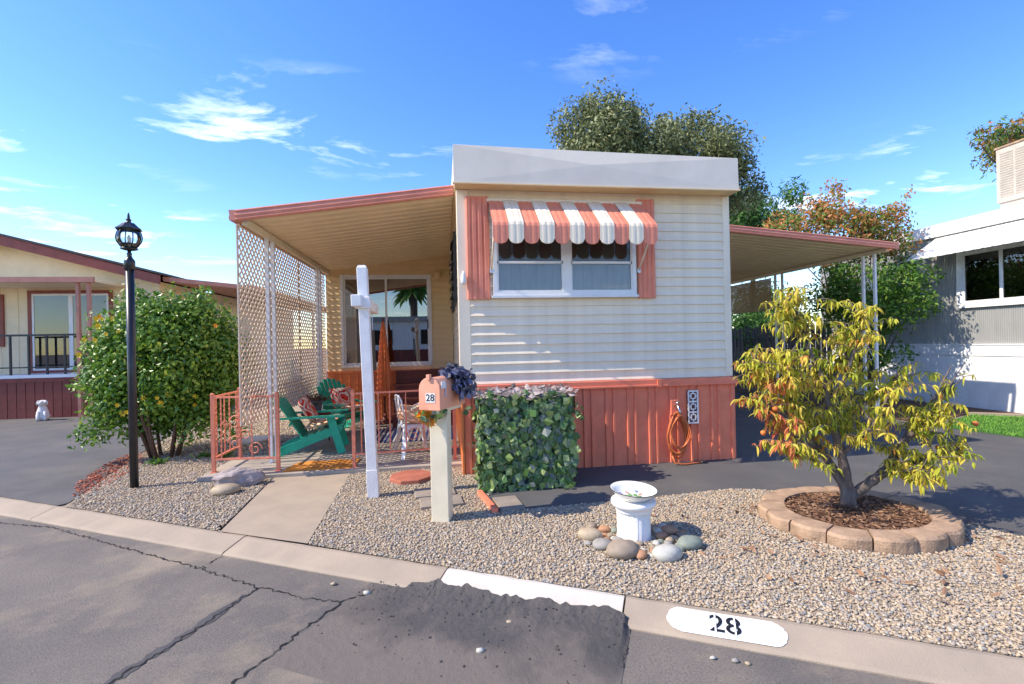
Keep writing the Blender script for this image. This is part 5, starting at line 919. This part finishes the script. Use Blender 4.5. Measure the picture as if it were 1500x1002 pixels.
while y < 9.25:
    m = MB(); pr = [(NX - .04, y, 3.76), (NX - .85, y, 3.25), (NX - .85, y + .12, 3.25), (NX - .04, y + .12, 3.76)]; m.add(pr + [(x, yy, z + .012) for x, yy, z in pr], [(3, 2, 1, 0), (4, 5, 6, 7), (0, 1, 5, 4), (1, 2, 6, 5), (2, 3, 7, 6), (3, 0, 4, 7)])
    pr = [(NX - .04, y + .121, 3.785), (NX - .86, y + .121, 3.272), (NX - .86, y + .165, 3.272), (NX - .04, y + .165, 3.785)]; m.add(pr + [(x, yy, z - .02) for x, yy, z in pr], [(0, 1, 2, 3), (0, 4, 5, 1), (1, 5, 6, 2), (2, 6, 7, 3)]); m.build('awning_slat', 'awning_white', (rn, ra)); y += .168
for yy in (9.2, 6.4): m = MB(); m.tube([(NX - .02, yy, 2.75), (NX - .80, yy, 3.25)], .012, 6); m.build('awning_arm', 'nb_white', (rn, ra))
cl_ = T('evaporative_cooler', 'beige louvred evaporative cooler box on the grey mobile home roof', 'cooler', (12.8, 8.1, 4.1)); m = MB(); m.box(12.25, 13.35, 7.6, 8.75, 4.13, 4.45); m.build('base', 'cooler_beige', cl_); m = MB(); m.box(12.22, 13.4, 7.55, 8.8, 4.45, 5.65); m.build('cabinet', 'cooler_beige', cl_, bevel=.015); m = MB(); m.box(12.2, 13.42, 7.53, 8.82, 5.651, 5.69); m.build('lid', 'block', cl_)
for px0 in range(4):
    for face in ('x', 'y'):
        m = MB()
        for k in range(19):
            z = 4.58 + k * .052
            if face == 'x': a = 7.62 + px0 * .285; m.obox((12.213, a + .125, z), (.008, 0, -.016), (0, .12, 0), (.002, 0, .003))
            else: a = 12.30 + px0 * .27; m.obox((a + .118, 7.543, z), (0, .008, -.016), (.112, 0, 0), (0, .002, .003))
        m.build('louvre_panel', 'cooler_beige', cl_)
# fence behind the carport
fe = T('board_fence', 'dark weathered vertical board fence behind the carport', 'fence', (9.4, 13, 0)); rr = random.Random(6); y = 10.3
bm_ = MB(); bm_.box(-.012, .012, 0, .13, 0, 1); fm = bpy.data.meshes.new('fence_board'); fm.from_pydata(bm_.v, [], bm_.f); fm.materials.append(MATS['fence_wood'])
while y < 19: piece('board', fm, (9.4 + rr.uniform(-.01, .01), y, .01), fe, sc=(1, rr.uniform(.8, 1.05), 1.9 + rr.uniform(-.06, .06))); y += rr.uniform(.15, .19)
for z in (.4, 1.5): m = MB(); m.box(9.425, 9.47, 10.3, 19, z, z + .09); m.build('rail', 'fence_wood', fe)

# ------------------------------------------------------------------ trees
def tree(name, label, base, trunk_pts, limbs, clumps, per, size, mt, bark='bark', asp=.5, r0=.2, shift=None, group=None, down=.2, extra=None, shell=.75):
    t_ = T(name, label, 'tree', base, group=group); m = MB(); m.tube(trunk_pts, [r0 * (1 - .55 * i / (len(trunk_pts) - 1)) for i in range(len(trunk_pts))], 9); top = Vector(trunk_pts[-1])
    for s, e, r_ in limbs:
        s, e = Vector(s), Vector(e); mid = s.lerp(e, .5) + Vector((rng.normal() * .1, rng.normal() * .1, .12)) * (e - s).length * .5; m.tube([s, mid, e], [r_, r_ * .65, r_ * .25], 6)
    m.build('trunk', bark, t_); crown(t_, 'crown', clumps, per, size, mt, asp, shift, down, shell)
    if extra: crown(t_, 'lower_crown', *extra)
    return t_
def blob(c, rad, n, rmin, rmax, seed, inner=.5):
    rr = np.random.default_rng(seed); o = []
    for _ in range(n): d = unit(rr.normal(size=3)); o.append((np.array(c) + d * np.array(rad) * rr.uniform(inner, 1), rr.uniform(rmin, rmax)))
    return o
# olive-green shade tree behind the home
cl = blob((6.9, 20, 9.9), (2.1, 2.0, 2.0), 60, .5, .9, 1) + blob((9.2, 20, 10.0), (2.2, 2.0, 1.8), 60, .5, .9, 23) + blob((11.4, 20, 9.5), (2.2, 2.0, 1.9), 56, .5, .9, 2) + blob((13.4, 20, 8.4), (1.1, 1.3, 1.3), 20, .35, .7, 3) + blob((9, 20.5, 8), (4, 2, 1.6), 40, .6, 1.0, 4)
cl += blob((8.1, 20, 11.0), (.8, 1.2, .7), 16, .4, .7, 24)
cl += blob((6.5, 20, 11.9), (.9, .8, .6), 12, .22, .42, 21) + blob((10.8, 20, 11.4), (1.8, .8, .5), 14, .22, .4, 22)
tree('shade_tree', 'tall olive-green shade tree rising behind the flat roof', (9, 20.5, 0), [(9, 20.5, 0), (9, 20.5, 3), (9.1, 20.4, 6)], [((9.1, 20.4, 5.5), c, .10) for c, r_ in cl[::9]], cl, 520, .19, 'leaf_olive', r0=.35, asp=.42)
cl = blob((17.6, 24, 8.3), (2.3, 1.6, 2.2), 44, .4, .8, 5) + blob((15.6, 23.5, 7.6), (1.2, 1.2, 1.6), 18, .4, .7, 6)
tree('leafy_tree', 'bright green feathery tree between the shade tree and the reddish one', (17, 24, 0), [(17, 24, 0), (17, 24, 3), (17.2, 24, 6.5)], [((17.1, 24, 5), c, .07) for c, r_ in cl[::8]], cl, 560, .25, 'leaf_green', r0=.22, asp=.3, down=.5)
cl = blob((9.25, 9.8, 3.95), (.95, .8, .8), 46, .2, .36, 7) + blob((10.15, 9.7, 3.95), (.75, .7, .7), 30, .18, .32, 8) + blob((9.0, 9.8, 4.75), (.42, .45, .38), 14, .15, .26, 9) + blob((8.2, 10.2, 4.15), (.55, .6, .35), 14, .18, .3, 14) + [(np.array([10.5, 9.6, 4.45]), .2), (np.array([10.7, 9.6, 4.65]), .16), (np.array([10.85, 9.6, 4.85]), .12), (np.array([10.95, 9.6, 5.0]), .08)]
low = blob((9.35, 9.5, 2.55), (.95, 1.0, .8), 50, .2, .36, 10) + blob((10.25, 9.3, 2.6), (.65, .7, .75), 30, .2, .34, 11) + blob((9.8, 9.3, 1.5), (.6, .5, .6), 18, .18, .3, 12)
lb = [((9.7, 9.65, .3), c, .03) for c, r_ in (cl + low)[::7]]
tree('crape_myrtle', 'crape myrtle with reddish orange top leaves and green lower leaves beside the carport', (9.7, 9.65, 0), [(9.7, 9.65, 0), (9.68, 9.65, .5), (9.5, 9.7, 1.8), (9.4, 9.75, 3.3)], lb, cl, 1500, .082, 'leaf_myrtle', 'bark_grey', r0=.08, asp=.5, shift=lambda c: .25 * (c[2] - 4.0) / 1.0 + .12, extra=(low, 1500, .082, 'leaf_myrtle_green', .5))
cl = [(np.array([24.3 + i * .38, 18.2, 10.5 + .10 * i + .25 * math.sin(i * 2.1)]), .42) for i in range(8)] + blob((27.5, 18.5, 10.3), (1.8, 1.4, 1.3), 30, .4, .7, 13)
tree('tree_of_heaven', 'tall green and rust feathery tree behind the roof cooler', (27.5, 18.5, 0), [(27.5, 18.5, 0), (27.5, 18.5, 4), (27.4, 18.5, 9)], [((27.4, 18.5, 8.5), c, .06) for c, r_ in cl[::4]], cl, 380, .26, 'leaf_myrtle', r0=.25, asp=.3, down=.6, shift=lambda c: -.1)
# shrubs in the bed by the neighbour
for k, (x, y, s) in enumerate([(9.9, 13.6, 1.0), (9.9, 15.2, 1.1)]):
    sh = T('shrub', ['dark green shrub behind the fence boards nearer the carport posts', 'dark green shrub at the far end of the board fence'][k], 'shrub', (x, y, 0), group='shrubs behind the fence'); crown(sh, 'foliage', blob((x, y, 1.6), (.5, .7, 1.3), 26, .25, .45, 30 + k), 500, .10, 'leaf_green', .5)
for k, (x, y, zc, lab) in enumerate([(9.9, 17.5, 1.7, 'tall dark hedge shrub filling the gap beyond the carport'), (8.0, 19.0, 1.9, 'wide dark hedge shrub behind the carport beside the tall one'), (11.3, 16.0, 1.9, 'dark leafy shrub just past the board fence rails'), (12.6, 17.0, 2.2, 'tall leafy shrub behind the crape myrtle')]):
    sh = T('hedge_shrub', lab, 'shrub', (x, y, 0)); crown(sh, 'foliage', blob((x, y, zc), (1.2, .9, 1.7), 60, .35, .6, 40 + k, .2), 420, .13, 'leaf_green', .5)
    m = MB()
    for a in range(5): m.tube([(x + .1 * math.cos(a * 1.3), y + .1 * math.sin(a * 1.3), 0), (x + .5 * math.cos(a * 1.3), y + .4 * math.sin(a * 1.3), 1.6)], [.04, .015], 6)
    m.build('stems', 'stem', sh)
# artificial turf blades
nn = 9000; tp = [(8.40, 7.0), (10.15, 7.8), (10.75, 7.3), (10.75, 4.5), (8.68, 4.5), (8.64, 5.9)]; P_ = np.array([8.4, 4.5]) + rng.random((nn, 2)) * [2.4, 3.3]; P_ = P_[inpoly(P_, tp)]; nn = len(P_); V, F, rv = leaves(np.column_stack([P_, np.full(nn, .004)]), rng.normal(size=(nn, 3)) * .35 + [0, 0, 1], rng.normal(size=(nn, 3)), rng.uniform(.03, .05, nn), np.full(nn, .012)); tag(arr_mesh('grass', V, F, 'turf', {'rnd': rv}), 'bright green short grass strip by the grey mobile home', 'grass', kind='stuff')

# ------------------------------------------------------------------ across the street (seen mirrored in the sliding door)
ah = T('street_home', 'white flat-roofed mobile home across the street mirrored in the glass door', 'mobile home', (-4, -17, 0)); m = MB(); m.box(-10, 4, -20, -16, 0, 3.4); m.build('wall', 'nb_white', ah); m = MB(); m.box(-10.2, 4.2, -20.2, -15.8, 3.4, 3.8); m.build('roof_fascia', 'nb_grey', ah); m = MB(); m.box(-10.02, 4.02, -15.99, -15.97, 0, 1.3); m.build('skirt', 'nb_red', ah)
for x in (-8, -4.5, -1, 2): m = MB(); m.box(x - .7, x + .7, -15.98, -15.95, 1.7, 2.8); m.build('window', 'room_dark', ah)
pm = T('palm_tree', 'tall fan palm behind the mobile home across the street, mirrored in the glass door', 'tree', (-2.6, -23, 0)); m = MB(); m.tube([(-2.6, -23, -.07), (-2.6, -23, 3), (-2.6, -23, 6.2)], [.4, .32, .35], 10); m.build('trunk', 'bark', pm); pos, ax = [], []
for k in range(70): d_ = unit(rng.normal(size=3)); d_[2] = abs(d_[2]) * 1.2 - .3; pos.append((-2.6, -23, 6.4)); ax.append(d_)
pos, ax = np.array(pos, float), np.array(ax); V, F, rv = leaves(pos, ax, rng.normal(size=(70, 3)), rng.uniform(1.8, 2.6, 70), np.full(70, .45), 4, droop=1.3, fold=.4); arr_mesh('crown', V, F, 'leaf_green', {'rnd': rv}, pm)
for o in bpy.data.objects:
    if '_c' in o: del o['_c']
